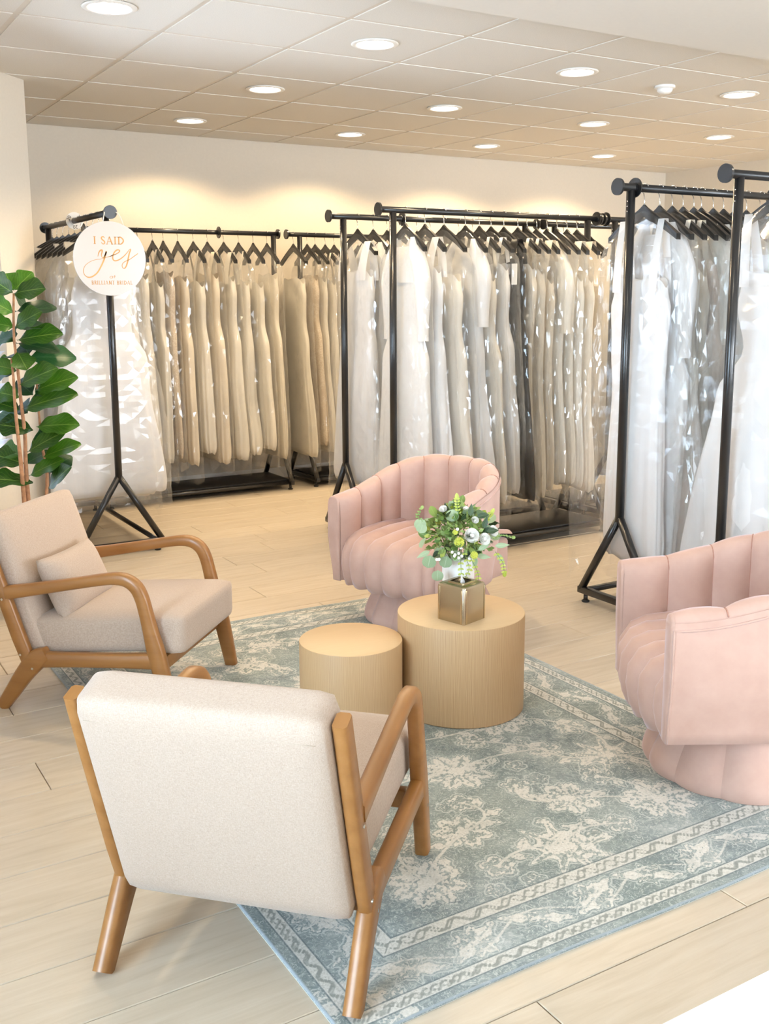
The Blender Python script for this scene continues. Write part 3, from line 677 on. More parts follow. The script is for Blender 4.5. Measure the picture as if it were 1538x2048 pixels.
# ---------------------------------------------------------------- rug
RX0, RX1, RY0, RY1, RT = .885, 2.636, 1.63, 4.31, .006
def make_rug():
    W, L = RX1 - RX0, RY1 - RY0; st = .0065; nx = int(W / st) + 1; ny = int(L / st) + 1
    xs = np.linspace(-W / 2, W / 2, nx); ys = np.linspace(-L / 2, L / 2, ny); X, Y = np.meshgrid(xs, ys)
    mot = np.full(X.shape, .05); vine = np.full(X.shape, .05); bandl = np.full(X.shape, .05)
    AX, AY = np.abs(X), np.abs(Y)
    rng = np.random.RandomState(5)
    def flower(cx, cy, R, n, ang, sx=1.0, kind=0):
        c, s = math.cos(ang), math.sin(ang); dxx, dyy = X - cx, Y - cy
        m = (np.abs(dxx) < R * 1.8) & (np.abs(dyy) < R * 1.8)
        if not m.any(): return
        px, py = (c * dxx[m] + s * dyy[m]) / sx, (-s * dxx[m] + c * dyy[m])
        r = np.hypot(px, py); t = np.arctan2(py, px)
        if kind == 0: rad = R * (.50 + .34 * np.abs(np.cos(n * t / 2)) ** .8 + .13 * np.abs(np.cos(2.5 * n * t)))
        else: rad = R * (.50 + .40 * (np.abs(np.cos(n * t / 2)) ** 2) + .08 * np.sin(t)) * (1 + .15 * np.cos(2 * n * t))
        d = (r - rad) * .8
        for q in (.30, .50, .72): d = np.maximum(d, .0034 - np.abs(r - rad * q))               # dark rings inside
        d = np.maximum(d, np.where((r > rad * .34) & (r < rad * .9), .0036 - r * np.abs(np.sin(n * t / 2)) / (n / 2) * .9, -1))
        d = np.where(r < R * .12, -.004, d)
        mot[m] = np.minimum(mot[m], d)
    def seg(arr, pts, wdt):
        P = np.array(pts)
        for a, b in zip(P[:-1], P[1:]):
            lo = np.minimum(a, b) - .03; hi = np.maximum(a, b) + .03
            m = (X > lo[0]) & (X < hi[0]) & (Y > lo[1]) & (Y < hi[1])
            if not m.any(): continue
            d = b - a; q = np.clip(((X[m] - a[0]) * d[0] + (Y[m] - a[1]) * d[1]) / max(1e-9, d @ d), 0, 1)
            dd = np.hypot(X[m] - a[0] - q * d[0], Y[m] - a[1] - q * d[1]) - wdt
            arr[m] = np.minimum(arr[m], dd)
    def bez(a, b, c, n=14):
        t = np.linspace(0, 1, n)[:, None]; a, b, c = map(np.array, (a, b, c)); return (1 - t) ** 2 * a + 2 * t * (1 - t) * b + t * t * c
    def leaf(cx, cy, ang, Ln, Wd):
        c, s = math.cos(ang), math.sin(ang); dxx, dyy = X - cx, Y - cy
        m = (np.abs(dxx) < Ln * 1.2) & (np.abs(dyy) < Ln * 1.2)
        if not m.any(): return
        px, py = c * dxx[m] + s * dyy[m], -s * dxx[m] + c * dyy[m]; q = np.clip(px / Ln, 0, 1)
        wd = Wd * np.sin(PI * q ** .8) * (1 + .25 * np.cos(14 * q)); d = np.where((px > 0) & (px < Ln), np.abs(py) - wd, .03)
        d = np.maximum(d, .0016 - np.abs(py)); mot[m] = np.minimum(mot[m], d)
    fx, fy = W / 2 - .262, L / 2 - .262
    Q = [(0, 0, .20, 10, 0, 1), (0, .46, .13, 8, 1.57, 0), (.34, .20, .12, 8, .6, 0), (.50, .62, .125, 9, -.4, 1), (.20, .78, .10, 7, 1.0, 0), (.56, .0, .11, 8, 0, 1), (0, .98, .13, 9, 1.57, 1), (.42, .93, .11, 8, .9, 0),
         (.18, .30, .055, 6, .2, 0), (.54, .38, .06, 6, .5, 0), (.34, .47, .06, 6, 0, 0), (.10, .64, .05, 5, 0, 0), (.36, .72, .05, 6, 0, 0), (.57, .80, .05, 5, 0, 0), (.24, .06, .05, 6, 0, 0), (.22, .97, .05, 5, 0, 0)]
    for (x, y, R, n, a, k) in Q:
        for sx in (1, -1):
            for sy in (1, -1):
                if (x == 0 and sx < 0) or (y == 0 and sy < 0): continue
                aa = a if sx * sy > 0 else -a
                flower(sx * x + rng.uniform(-.008, .008), sy * y + rng.uniform(-.008, .008), R * rng.uniform(.92, 1.08), n, aa, 1.0, k)
    VV = [((0, .2), (.2, .25), (.34, .20)), ((.34, .20), (.52, .25), (.54, .38)), ((.34, .47), (.14, .40), (0, .46)), ((.54, .38), (.62, .5), (.50, .62)), ((.50, .62), (.34, .60), (.34, .47)),
          ((.20, .78), (.02, .75), (.10, .64)), ((.20, .78), (.35, .85), (.42, .93)), ((.50, .62), (.62, .72), (.57, .80)), ((.24, .06), (.42, .10), (.56, 0)), ((.18, .30), (.28, .38), (.34, .47)), ((.22, .97), (.1, .9), (0, .98)), ((.36, .72), (.45, .78), (.42, .93))]
    for a, b, c in VV:
        for sx in (1, -1):
            for sy in (1, -1):
                f = lambda p: (p[0] * sx, p[1] * sy)
                pts = bez(f(a), f(b), f(c)); seg(vine, pts, .0045)
                for q in (3, 6, 10):
                    d = pts[q + 1] - pts[q]; an = math.atan2(d[1], d[0]); leaf(*pts[q], an + rng.choice([-1, 1]) * .8, .07, .014)
    for k in range(60):
        x, y = rng.uniform(-fx, fx), rng.uniform(-fy, fy); flower(x, y, rng.uniform(.018, .034), 5, rng.uniform(0, 6), 1, 0)
    # wide border flowers and vine
    bd = .1355                                             # centre of the wide border, from the rug edge
    for axis, half, length in ((0, W / 2 - bd, L), (1, L / 2 - bd, W)):
        for s in (1, -1):
            n = int(length / .19); pts = []
            for k in range(n + 1):
                t = -length / 2 + .05 + (length - .1) * k / n; o = s * half
                p = (o, t) if axis == 0 else (t, o)
                flower(p[0], p[1], .062 if k % 2 == 0 else .045, 8 if k % 2 == 0 else 6, (0 if axis == 0 else 1.57) + k, 1, k % 2)
                leaf(p[0], p[1], (1.57 if axis == 0 else 0) + .5 * (-1) ** k, .10, .016); leaf(p[0], p[1], (-1.57 if axis == 0 else PI) + .5 * (-1) ** k, .10, .016)
            tt = np.linspace(-length / 2 + .06, length / 2 - .06, 160)
            off = s * half + .035 * np.sin(tt / .19 * PI)
            seg(vine, np.stack([off, tt] if axis == 0 else [tt, off], 1), .0032)
    # scroll lines in the cream bands (from the edge: .034-.068 and .204-.252)
    de = np.minimum(W / 2 - AX, L / 2 - AY); along = np.where((W / 2 - AX) < (L / 2 - AY), Y, X)
    for c0, hw, per in ((.051, .010, .055), (.228, .015, .075)):
        for ph in (0, 1.3):
            d = np.abs(de - c0 - hw * np.sin(2 * PI * along / per + ph * 2 + 1.5 * np.sin(along * 9 + ph))) / (1 + hw * 2 * PI / per * .7) - .0022
            bandl = np.minimum(bandl, np.where(np.abs(de - c0) < hw * 2.2, d, .05))
    V = np.zeros((ny, nx, 3)); V[..., 0] = X + (RX0 + RX1) / 2; V[..., 1] = Y + (RY0 + RY1) / 2
    wob = .0022 * np.sin(Y * 11) * np.exp(-((W / 2 - AX) / .05)) + .002 * np.sin(X * 9 + 1) * np.exp(-((L / 2 - AY) / .05))
    V[..., 2] = RT + np.abs(wob) * .6
    V[..., 1] += .006 * np.sin(X * 5 + .5) * (AY > L / 2 - .3) * (AY - L / 2 + .3) / .3 * np.sign(Y)
    V = V.reshape(-1, 3)
    idx = np.arange(nx * ny).reshape(ny, nx)
    F = np.stack([idx[:-1, :-1], idx[:-1, 1:], idx[1:, 1:], idx[1:, :-1]], -1).reshape(-1, 4)
    # skirt down to the floor
    ring = np.concatenate([idx[0, :], idx[1:, -1], idx[-1, -2::-1], idx[-2:0:-1, 0]])
    low = V[ring].copy(); low[:, 2] = .0005; n0 = len(V); m = len(ring)
    V = np.concatenate([V, low]); k = np.arange(m)
    F2 = np.stack([ring[k], n0 + k, n0 + (k + 1) % m, ring[(k + 1) % m]], -1)
    F = np.concatenate([F, F2])
    me = bpy.data.meshes.new('area_rug'); me.vertices.add(len(V)); me.vertices.foreach_set('co', V.ravel())
    me.loops.add(len(F) * 4); me.loops.foreach_set('vertex_index', F.ravel().astype(np.int32))
    me.polygons.add(len(F)); me.polygons.foreach_set('loop_start', np.arange(0, len(F) * 4, 4, dtype=np.int32)); me.polygons.foreach_set('loop_total', np.full(len(F), 4, dtype=np.int32))
    me.update(calc_edges=True); me.validate()
    def attr(name, a):
        at = me.attributes.new(name, 'FLOAT', 'POINT'); full = np.concatenate([a.ravel(), np.full(m, .05)]).astype(np.float32); at.data.foreach_set('value', full)
    attr('motif', mot); attr('vine', vine); attr('scroll', bandl); attr('edge', de)
    # material
    t = NT('rug_weave'); v = t.coord('Object')
    A = {k: t.n('Attribute', _attribute_name=k).outputs['Fac'] for k in ('motif', 'vine', 'scroll', 'edge')}
    n1 = t.noise(v, 5.5, 5, .6, .5); n2 = t.noise(v, 60, 4, .65, .8); n3 = t.noise(v, 160, 2, .6); n4 = t.noise(v, 2.0, 2)
    teal = t.ramp(t.math('MULTIPLY_ADD', n2, .55, t.math('MULTIPLY', n1, .45)), [(.34, s2l((94, 106, 110))), (.46, s2l((126, 138, 140))), (.56, s2l((158, 167, 166))), (.70, s2l((194, 197, 194)))])
    green = t.mix(t.math('MULTIPLY', t.math('GREATER_THAN', n4, .5), .0), teal, teal)
    teal = t.mix(t.ramp(n4, [(.42, (0, 0, 0)), (.62, (.45, .45, .45))]), teal, s2l((124, 136, 130)))
    cream = t.ramp(n3, [(.3, s2l((194, 193, 185))), (.6, s2l((216, 215, 209)))])
    dist = t.math('MULTIPLY', t.math('SUBTRACT', n2, .5), .020); dist2 = t.math('MULTIPLY', t.math('SUBTRACT', n3, .5), .010)
    wob2 = t.math('ADD', dist, dist2)
    def below(sock, th, soft=.0016):
        mr = t.n('MapRange', _interpolation_type='SMOOTHSTEP'); mr.inputs['From Min'].default_value = th - soft; mr.inputs['From Max'].default_value = th + soft
        mr.inputs['To Min'].default_value = 1; mr.inputs['To Max'].default_value = 0; t.l(sock, mr.inputs['Value']); return mr.outputs[0]
    def band(lo, hi): return t.math('MULTIPLY', below(t.math('MULTIPLY', A['edge'], -1), -lo), below(A['edge'], hi))
    md = t.math('ADD', A['motif'], wob2); vd = t.math('ADD', A['vine'], t.math('MULTIPLY', wob2, .35))
    ero = below(n1, .42, .12)                                  # worn patches
    mm = below(md, 0.0); vm = below(vd, 0.0)
    col = t.mix(t.math('MULTIPLY', below(t.math('ABSOLUTE', t.math('SUBTRACT', A['motif'], .008)), .0022, .0012), .55), teal, s2l((206, 210, 206)))
    c3 = t.noise(v, 30, 2, .5, 2.5); curl = below(t.math('ABSOLUTE', t.math('SUBTRACT', c3, .5)), .018, .008)
    col = t.mix(t.math('MULTIPLY', curl, .5), col, s2l((212, 216, 212)))
    light = t.math('MAXIMUM', mm, t.math('MULTIPLY', vm, .9)); light = t.math('MULTIPLY', light, t.math('MULTIPLY_ADD', ero, -.35, 1.0))
    col = t.mix(light, col, cream)
    cb = t.math('MAXIMUM', band(.034, .070), band(.204, .252)); bc = t.mix(t.math('MULTIPLY', below(A['scroll'], 0.0, .0012), .75), cream, s2l((112, 118, 112)))
    bc = t.mix(t.math('MULTIPLY', curl, .35), bc, s2l((120, 126, 120)))
    col = t.mix(t.math('MULTIPLY', cb, t.math('MULTIPLY_ADD', n1, -.35, 1.08, clamp=True)), col, bc)
    ln = t.math('MAXIMUM', t.math('MAXIMUM', band(.030, .034), band(.070, .074)), t.math('MAXIMUM', band(.200, .204), band(.252, .257)))
    col = t.mix(t.math('MULTIPLY', ln, .7), col, s2l((96, 108, 112)))
    col = t.mix(band(-.01, .007), col, s2l((156, 166, 172)))
    wear = t.math('MULTIPLY', below(n2, .40, .05), .22); col = t.mix(wear, col, s2l((220, 222, 218)))
    t.base(col); t.set(Roughness=.95); t.bump(n3, .3, .002); me.materials.append(t.m)
    me.polygons.foreach_set('use_smooth', [True] * len(me.polygons))
    o = inst('area_rug', me); return tag(o, 'distressed blue grey and cream oriental rug lying under the chairs', 'rug')
make_rug()

# ---------------------------------------------------------------- wooden lounge chairs
def sweep2d(path, wid, lat, y0, ch=.3):
    """sweep a chamfered rectangle along a path in the (x, z) plane; wid: in-plane widths, lat: lateral thickness, y0: lateral centre"""
    P = [Vector((p[0], 0, p[1])) for p in path]; n = len(P); W = wid if isinstance(wid, (list, tuple)) else [wid] * n; V = []; F = []
    for i, p in enumerate(P):
        t = (P[min(i + 1, n - 1)] - P[max(i - 1, 0)]).normalized(); nn = Vector((-t.z, 0, t.x))
        a, b = W[i] / 2, lat / 2; c = min(a, b) * ch * 1.2
        for (q, s) in ((a, b - c), (a - c, b), (-a + c, b), (-a, b - c), (-a, -b + c), (-a + c, -b), (a - c, -b), (a, -b + c)):
            v = p + nn * q; V.append((v.x, y0 + s, v.z))
    for i in range(n - 1):
        for k in range(8): F.append((i * 8 + k, (i + 1) * 8 + k, (i + 1) * 8 + (k + 1) % 8, i * 8 + (k + 1) % 8))
    F.append(tuple(range(8))); F.append(tuple(reversed(range((n - 1) * 8, n * 8))))
    return V, F
def cushion(dims, fn, n=(22, 22, 8), r=.035):
    """rounded box surface of half sizes dims mapped through fn"""
    bm = bmesh.new(); bmesh.ops.create_cube(bm, size=2)
    bmesh.ops.subdivide_edges(bm, edges=bm.edges[:], cuts=12, use_grid_fill=True)
    hx, hy, hz = dims
    for v in bm.verts:
        p = Vector((v.co.x * hx, v.co.y * hy, v.co.z * hz)); q = Vector((max(-hx + r, min(hx - r, p.x)), max(-hy + r, min(hy - r, p.y)), max(-hz + r, min(hz - r, p.z))))
        d = p - q
        if d.length > 1e-9: p = q + d.normalized() * r
        v.co = fn(p)
    bm.verts.index_update(); V = [v.co[:] for v in bm.verts]; F = [[v.index for v in f.verts] for f in bm.faces]; bm.free(); return V, F
def lounge_chair(label, loc, az):
    r = thing('lounge_chair', label, 'armchair', (loc[0], loc[1], .0), math.radians(az), 'wooden lounge chairs')
    hw = .292
    for s in (-1, 1):
        y = s * hw
        arm = [(.050, .442), (.16, .461), (.30, .487), (.42, .510), (.485, .519), (.53, .513), (.562, .490), (.580, .455), (.592, .41), (.607, .34), (.628, .25), (.648, .16), (.664, .08), (.678, .004)]
        aw = [.050, .044, .040, .040, .042, .044, .046, .046, .046, .050, .062, .058, .052, .046]
        a = spline([(p[0], p[1], w_) for p, w_ in zip(arm, aw)], 40)
        V, F = sweep2d([(p.x, p.y) for p in a], [p.z for p in a], .036, y); o = mk('arm', V, F, 'honey', r); autosmooth(o, 50)
        V, F = sweep2d([(-.046, .686), (.0, .545), (.045, .41), (.09, .275), (.125, .18)], [.046, .048, .050, .052, .05], .031, y); o = mk('back_post', V, F, 'honey', r); autosmooth(o, 50)
        lp = spline([(.20, .222, .05), (.155, .195, .075), (.105, .14, .066), (.05, .066, .055), (.004, .004, .046)], 16)
        V, F = sweep2d([(p.x, p.y) for p in lp], [p.z for p in lp], .038, y); o = mk('rear_leg', V, F, 'honey', r); autosmooth(o, 50)
        V, F = sweep2d([(.13, .195), (.3, .205), (.5, .217), (.645, .226)], [.058, .052, .052, .06], .034, y); o = mk('side_rail', V, F, 'honey', r); autosmooth(o, 50)
        for (sx, sz) in ((.10, .215), (.655, .155), (.145, .165), (.04, .42)):
            MB().tube([(sx, y + s * .014, sz), (sx, y + s * .0195, sz)], .0048, 10).build('bolt', 'chrome', r, sharp=True)
    MB().box((.60, -hw + .02, .165), (.632, hw - .02, .215), .004).build('front_rail', 'honey', r, sharp=True)
    MB().box((.13, -hw + .02, .165), (.162, hw - .02, .205), .004).build('back_rail', 'honey', r, sharp=True)
    # seat cushion: slopes up to the front, crowned, soft front edge
    def fs(p):
        x = .40 + p.x; k = (x - .08) / .62; z = .266 + p.z + .048 * k
        cr = (1 - (p.y / .262) ** 2) * (1 - (p.x / .31) ** 2)
        if p.z > 0: z += .022 * max(0, cr)
        if x > .6 and p.z < 0: z -= .012 * (x - .6) / .1
        return Vector((x, p.y, z))
    V, F = cushion((.315, .262, .072), fs, r=.034); seat = mk('seat_cushion', V, F, 'linen', r)
    MB().tube([(.085 + .6 * k / 12, .2625, .25 + .048 * k / 12 * .97) for k in range(13)], .0016, 5).build('seam', 'linen_seam', seat)
    # back cushion, reclined in the plane of the posts; local: x thickness, z height
    ca = math.atan2(.177, .525); ex = Vector((math.cos(ca), 0, math.sin(ca))); ez = Vector((-math.sin(ca), 0, math.cos(ca))); o0 = Vector((.110, 0, .185))
    def fb(p):
        h = p.z + .287; x = p.x + .022
        if p.x > 0: x += .022 * max(0, (1 - (p.y / .262) ** 2)) * math.sin(PI * max(0, min(1, h / .57)))
        v = o0 + ez * (h - .02) + ex * x; return Vector((v.x, p.y, v.z))
    V, F = cushion((.060, .273, .281), fb, r=.028); bc = mk('back_cushion', V, F, 'linen', r)
    pts = [o0 + ez * .497 + ex * -.0376 + Vector((0, -.25 + .50 * k / 10, 0)) for k in range(11)]
    MB().tube([tuple(p) for p in pts], .0008, 5).build('seam', 'linen_seam', bc)
    return r
chA = lounge_chair('beige linen lounge chair with honey wood frame, seen from behind in front', (.725, 1.904), 44.3)
chB = lounge_chair('beige linen lounge chair with honey wood frame at left, holding a small pillow', (.838, 4.046), -43.5)
def pillow():
    r = thing('lumbar_pillow', 'small beige linen pillow leaning on the left lounge chair', 'cushion', (.838, 4.046, 0), math.radians(-43.5))
    n = 22; V = []; F = []
    ca = math.radians(24); ex = Vector((math.cos(ca), 0, math.sin(ca))); ez = Vector((-math.sin(ca), 0, math.cos(ca))); o0 = Vector((.200, -.06, .440)); ey = Vector((0, 1, 0))
    rt = math.radians(0)
    ey2 = ey * math.cos(rt) + ez * math.sin(rt); ez2 = -ey * math.sin(rt) + ez * math.cos(rt)
    for side in (1, -1):
        for j in range(n):
            for i in range(n):
                a, b = 2 * i / (n - 1) - 1, 2 * j / (n - 1) - 1
                th = .058 * (max(0, 1 - a ** 4) * max(0, 1 - b ** 4)) ** .6
                pin = 1 - .07 * (1 - abs(a) ** 2) * abs(b) ** 3; pin2 = 1 - .09 * (1 - abs(b) ** 2) * abs(a) ** 3
                v = o0 + ey2 * (a * .19 * pin2) + ez2 * (b * .125 * pin) + ex * side * th
                V.append(tuple(v))
    for s in (0, 1):
        for j in range(n - 1):
            for i in range(n - 1):
                q = s * n * n + j * n + i; f = (q, q + 1, q + n + 1, q + n); F.append(f if s == 0 else tuple(reversed(f)))
    o = mk('pillow_cover', V, F, 'linen', r)
    bm = bmesh.new(); bm.from_mesh(o.data); bmesh.ops.remove_doubles(bm, verts=bm.verts[:], dist=.0005); bm.to_mesh(o.data); bm.free()
pillow()

# ---------------------------------------------------------------- pink barrel chairs
def barrel_chair(label, mid, az):
    """mid: middle of the front edge on the floor; faces az degrees. local x forward, y left, origin under the seat centre"""
    f = Vector((math.cos(math.radians(az)), math.sin(math.radians(az)))); loc = Vector(mid) - f * .33
    r = thing('barrel_chair', label, 'armchair', (loc.x, loc.y, .0), math.radians(az), 'pink barrel swivel chairs')
    W = .665; R = W / 2; D = .64; xs = .33; xc = xs - (D - R)      # front x, centre of the rounded back
    LS = xs - xc; arc = PI * R; TOT = 2 * LS + arc
    def plan(s):                                                    # s: 0 at front of the +y arm ... TOT at front of the -y arm; returns point, outward normal
        if s < LS: return Vector((xs - s, R)), Vector((0, 1))
        if s < LS + arc:
            a = PI / 2 + (s - LS) / R; return Vector((xc + R * math.cos(a), R * math.sin(a))), Vector((math.cos(a), math.sin(a)))
        q = s - LS - arc; return Vector((xc + q, -R)), Vector((0, -1))
    def top(s):
        q = abs(s / TOT - .5) * 2; return .730 - .128 * smoothstep(.18, .98, q)
    TH = .066; zb = .205
    def rake(z): return -.028 * (1 - smoothstep(zb, .42, z)) * 1.0     # lower edge drawn in a little
    ns, nz = 73, 12
    def outer(i, j):
        s = TOT * i / (ns - 1); p, n = plan(s); z = zb + (top(s) - .02 - zb) * j / (nz - 1); q = p + n * rake(z); return (q.x, q.y, z)
    V, F = grid(ns, nz, outer)
    n0 = len(V)                                                      # underside
    for i in range(ns): p, n = plan(TOT * i / (ns - 1)); q = p * .86; V.append((q.x, q.y, zb - .008))
    for i in range(ns - 1): F.append((i + 1, i, n0 + i, n0 + i + 1))
    F.append(tuple(n0 + i for i in range(ns)))
    F = [tuple(reversed(q)) for q in F]
    mk('outer_shell', V, F, 'velvet', r)
    for s, sg in ((0, 1), (TOT, -1)):                                 # front faces of the arms
        zt = top(s); V = []; m = 10
        prof = []
        y0, y1 = R * sg, (R - TH) * sg
        for k in range(m): prof.append((y0 + sg * rake(zb + (zt - .03 - zb) * k / (m - 1)), zb + (zt - .03 - zb) * k / (m - 1)))
        for k in range(9): a = PI * k / 8; prof.append(((y0 + y1) / 2 + (y0 - y1) / 2 * math.cos(a), zt - .03 + .03 * math.sin(a)))
        for k in range(m): prof.append((y1, zt - .03 - (zt - .03 - zb) * k / (m - 1)))
        c = len(prof); cy_ = sum(p[0] for p in prof) / c
        rings = [(0, 1), (.007, .93), (.010, .78)]
        for dxx, sc in rings:
            for (y, z) in prof: V.append((xs + dxx, cy_ + (y - cy_) * sc, z if sc == 1 else .4 + (z - .4) * (1 - (1 - sc) * .18)))
        F = []
        for q in range(len(rings) - 1):
            for k in range(c): F.append((q * c + k, q * c + (k + 1) % c, (q + 1) * c + (k + 1) % c, (q + 1) * c + k))
        F.append(tuple((len(rings) - 1) * c + k for k in range(c)))
        if sg < 0: F = [tuple(reversed(q)) for q in F]
        mk('arm_front', V, F, 'velvet', r)
    # channels of the inner back and arms, rolling over the rim
    NCH = 11; nu, nv = 9, 18
    for c in range(NCH):
        s0, s1 = TOT * c / NCH, TOT * (c + 1) / NCH
        def ch(i, j):
            q = i / (nu - 1); s = s0 + (s1 - s0) * q; p, n = plan(s); bul = .026 * (1 - abs(2 * q - 1) ** 2.2)
            zt = top(s); t = j / (nv - 1)
            if t < .6: z = .21 + (zt - .035 - .21) * t / .6; off = TH + .002 + bul
            else:
                a = (t - .6) / .4 * PI; z = zt - .035 + (.035 + bul * .35) * math.sin(a) + (-.0 if a < PI / 2 else -.012 * (1 - math.sin(a))); off = (TH + bul) / 2 + (TH + bul) / 2 * math.cos(a) - .001 * (a > PI / 2)
            rk = .02 * (1 - smoothstep(.36, .6, z))
            v = p - n * (off + rk * 0); return (v.x, v.y, z)
        V, F = grid(nu, nv, ch); F = [tuple(reversed(q)) for q in F]; mk('back_channel', V, F, 'velvet', r)
    for c in range(1, NCH):
        s = TOT * c / NCH; p, n = plan(s); zt = top(s); pp = [p - n * (TH + .0015)] * 2
        P = [(pp[0].x, pp[0].y, .36 + (zt - .035 - .36) * k / 6) for k in range(7)] + [((p - n * (TH / 2 + TH / 2 * math.cos(a_))).x, (p - n * (TH / 2 + TH / 2 * math.cos(a_))).y, zt - .035 + .035 * math.sin(a_)) for a_ in np.linspace(.3, 2.6, 7)]
        MB().tube(P, .0022, 5).build('channel_seam', 'velvet_seam', r)
    pts = [];
    for i in range(73): s = TOT * i / 72; p, n = plan(s); q = p + n * .001; pts.append((q.x, q.y, top(s) - .043))
    pts = [(xs + .002, R + rake(z_), z_) for z_ in (zb + .003, .25, .3, .35, .4, .47)] + [(p[0] + (.002 if k == 0 else 0), p[1], p[2]) for k, p in enumerate(pts)] + [(xs + .002, -R - rake(z_), z_) for z_ in (.47, .4, .35, .3, .25, zb + .003)]
    MB().tube(pts, .0042, 6).build('piping', 'velvet', r)
    # seat channels (front-to-back strips with a waterfall front)
    ws = [.064, .101, .101, .101, .101, .064]; tot = sum(ws); y = -tot / 2
    for wd in ws:
        def st(i, j, y=y, wd=wd):
            q = i / 8; yy = y + wd * q; bul = .017 * (1 - abs(2 * q - 1) ** 2.2); fr = xs - .012 + .052 * (1 - (yy / (tot / 2)) ** 2)
            prof = [(-.30, .385), (-.2, .405), (-.05, .420), (.08, .425), (.16, .422), (fr - .075, .412), (fr - .03, .392), (fr, .345), (fr + .004, .29), (fr - .006, .235), (fr - .018, .203), (fr - .06, .197)]
            x, z = prof[j]; x2, z2 = prof[min(j + 1, 11)]; x1, z1 = prof[max(j - 1, 0)]; t = Vector((x2 - x1, z2 - z1)).normalized(); nn = Vector((-t.y, t.x))
            return (x + nn.x * bul, yy, z + nn.y * bul)
        V, F = grid(9, 12, st); F = [tuple(reversed(q)) for q in F]; mk('seat_channel', V, F, 'velvet', r); y += wd
    MB().box((-.29, -.255, .19), (.285, .255, .37), .02).build('seat_core', 'velvet', r)
    # swivel base, channelled and flared
    nb = 12
    for c in range(nb):
        def bs(i, j, c=c):
            q = i / 6; a = 2 * PI * (c + q) / nb; t = j / 9; rr = .235 + .062 * smoothstep(0, 1, t) + .020 * (1 - abs(2 * q - 1) ** 2.2) * (.55 + .45 * math.sin(PI * t)); 
            if j == 9: rr -= .008
            z = .200 - (.200 - .007) * t; return (rr * math.cos(a), rr * math.sin(a), z)
        V, F = grid(7, 10, bs); F = [tuple(reversed(q)) for q in F]; mk('base_channel', V, F, 'velvet', r)
    MB().lathe([(.0, .0065), (.285, .0065), (.285, .02), (.0, .02)], 48).build('base_plate', 'black_shelf', r, sharp=True)
    return r
azM = 201.0; fM = Vector((math.cos(math.radians(azM)), math.sin(math.radians(azM)))); lM = Vector((-fM.y, fM.x))
barrel_chair('pink velvet channel-tufted barrel chair behind the drum tables', Vector((2.15, 4.09)) + lM * .3325, azM)
barrel_chair('pink velvet channel-tufted barrel chair cut off by the right edge', (2.302, 2.258), 149.7)

# ---------------------------------------------------------------- drum tables
def drum(label, c, R, h):
    r = thing('drum_table', label, 'side table', (c[0], c[1], RT), 0, 'light oak drum tables'); h -= RT
    MB().lathe([(R - .004, 0), (R, .003), (R, h - .004), (R - .001, h - .0015)], 96).build('drum_side', 'drum_side', r, sharp=True)
    MB().lathe([(R - .0015, h - .006), (R - .0012, h - .001), (R - .003, h), (.0, h)], 96).build('table_top', 'drum_top', r, sharp=True)
drum('larger light oak drum table holding the flowers and tissue box', (2.093, 2.958), .232, .364)
drum('smaller empty light oak drum table', (1.688, 3.059), .183, .30)

# ---------------------------------------------------------------- tissue box
tb = thing('tissue_box_cover', 'square champagne metal tissue box cover on the larger drum table', 'tissue box', (2.043, 2.885, .364), math.radians(16))
a = .0625; h = .135
def ring_sq(hh, r, z, n=6):
    out = []
    for (sx, sy, a0) in ((1, 1, 0), (-1, 1, PI / 2), (-1, -1, PI), (1, -1, 1.5 * PI)):
        for k in range(n + 1): q = a0 + PI / 2 * k / n; out.append((sx * (hh - r) + r * math.cos(q), sy * (hh - r) + r * math.sin(q), z))
    return out
def loft(rings, cap0=True, cap1=True):
    V = []; F = []; n = len(rings[0])
    for q in rings: V += q
    for i in range(len(rings) - 1):
        for k in range(n): F.append((i * n + k, i * n + (k + 1) % n, (i + 1) * n + (k + 1) % n, (i + 1) * n + k))
    if cap0: F.append(tuple(reversed(range(n))))
    if cap1: F.append(tuple(range((len(rings) - 1) * n, len(rings) * n)))
    return V, F
V, F = loft([ring_sq(a, .010, 0), ring_sq(a, .010, h - .012), ring_sq(a - .003, .010, h - .004), ring_sq(a - .010, .008, h), ring_sq(.034, .006, h), ring_sq(.031, .005, h - .02)], True, False)
o = mk('cover_body', V, F, 'gold', tb); autosmooth(o, 35)
V, F = loft([ring_sq(.036, .007, h - .001), ring_sq(.036, .007, h + .004), ring_sq(.031, .005, h + .004), ring_sq(.031, .005, h - .001)], False, False); o = mk('opening_rim', V, F, 'gold_edge', tb); autosmooth(o, 35)
V, F = loft([ring_sq(.031, .005, h - .02), ring_sq(.030, .005, h - .021)]); mk('recess', V, F, 'dark', tb, smooth=False)
for sx in (1, -1):
    for sy in (1, -1):
        for (ox, oy) in ((.0125, 0), (0, .0125)):
            x, y = sx * (a + .0003 - ox), sy * (a + .0003 - oy)
            MB().box((x - .0022, y - .0022, .001), (x + .0022, y + .0022, h - .012), .0008).build('corner_bead', 'gold_edge', tb, sharp=True)
V, F = grid(5, 7, lambda i, j: ((i - 2) * .007 * (1 - j / 7) + .004 * math.sin(j), .003 * math.sin(i * 2 + j) - .002, h - .018 + .044 * j / 6)); mk('tissue', V, F, 'tissue', tb)

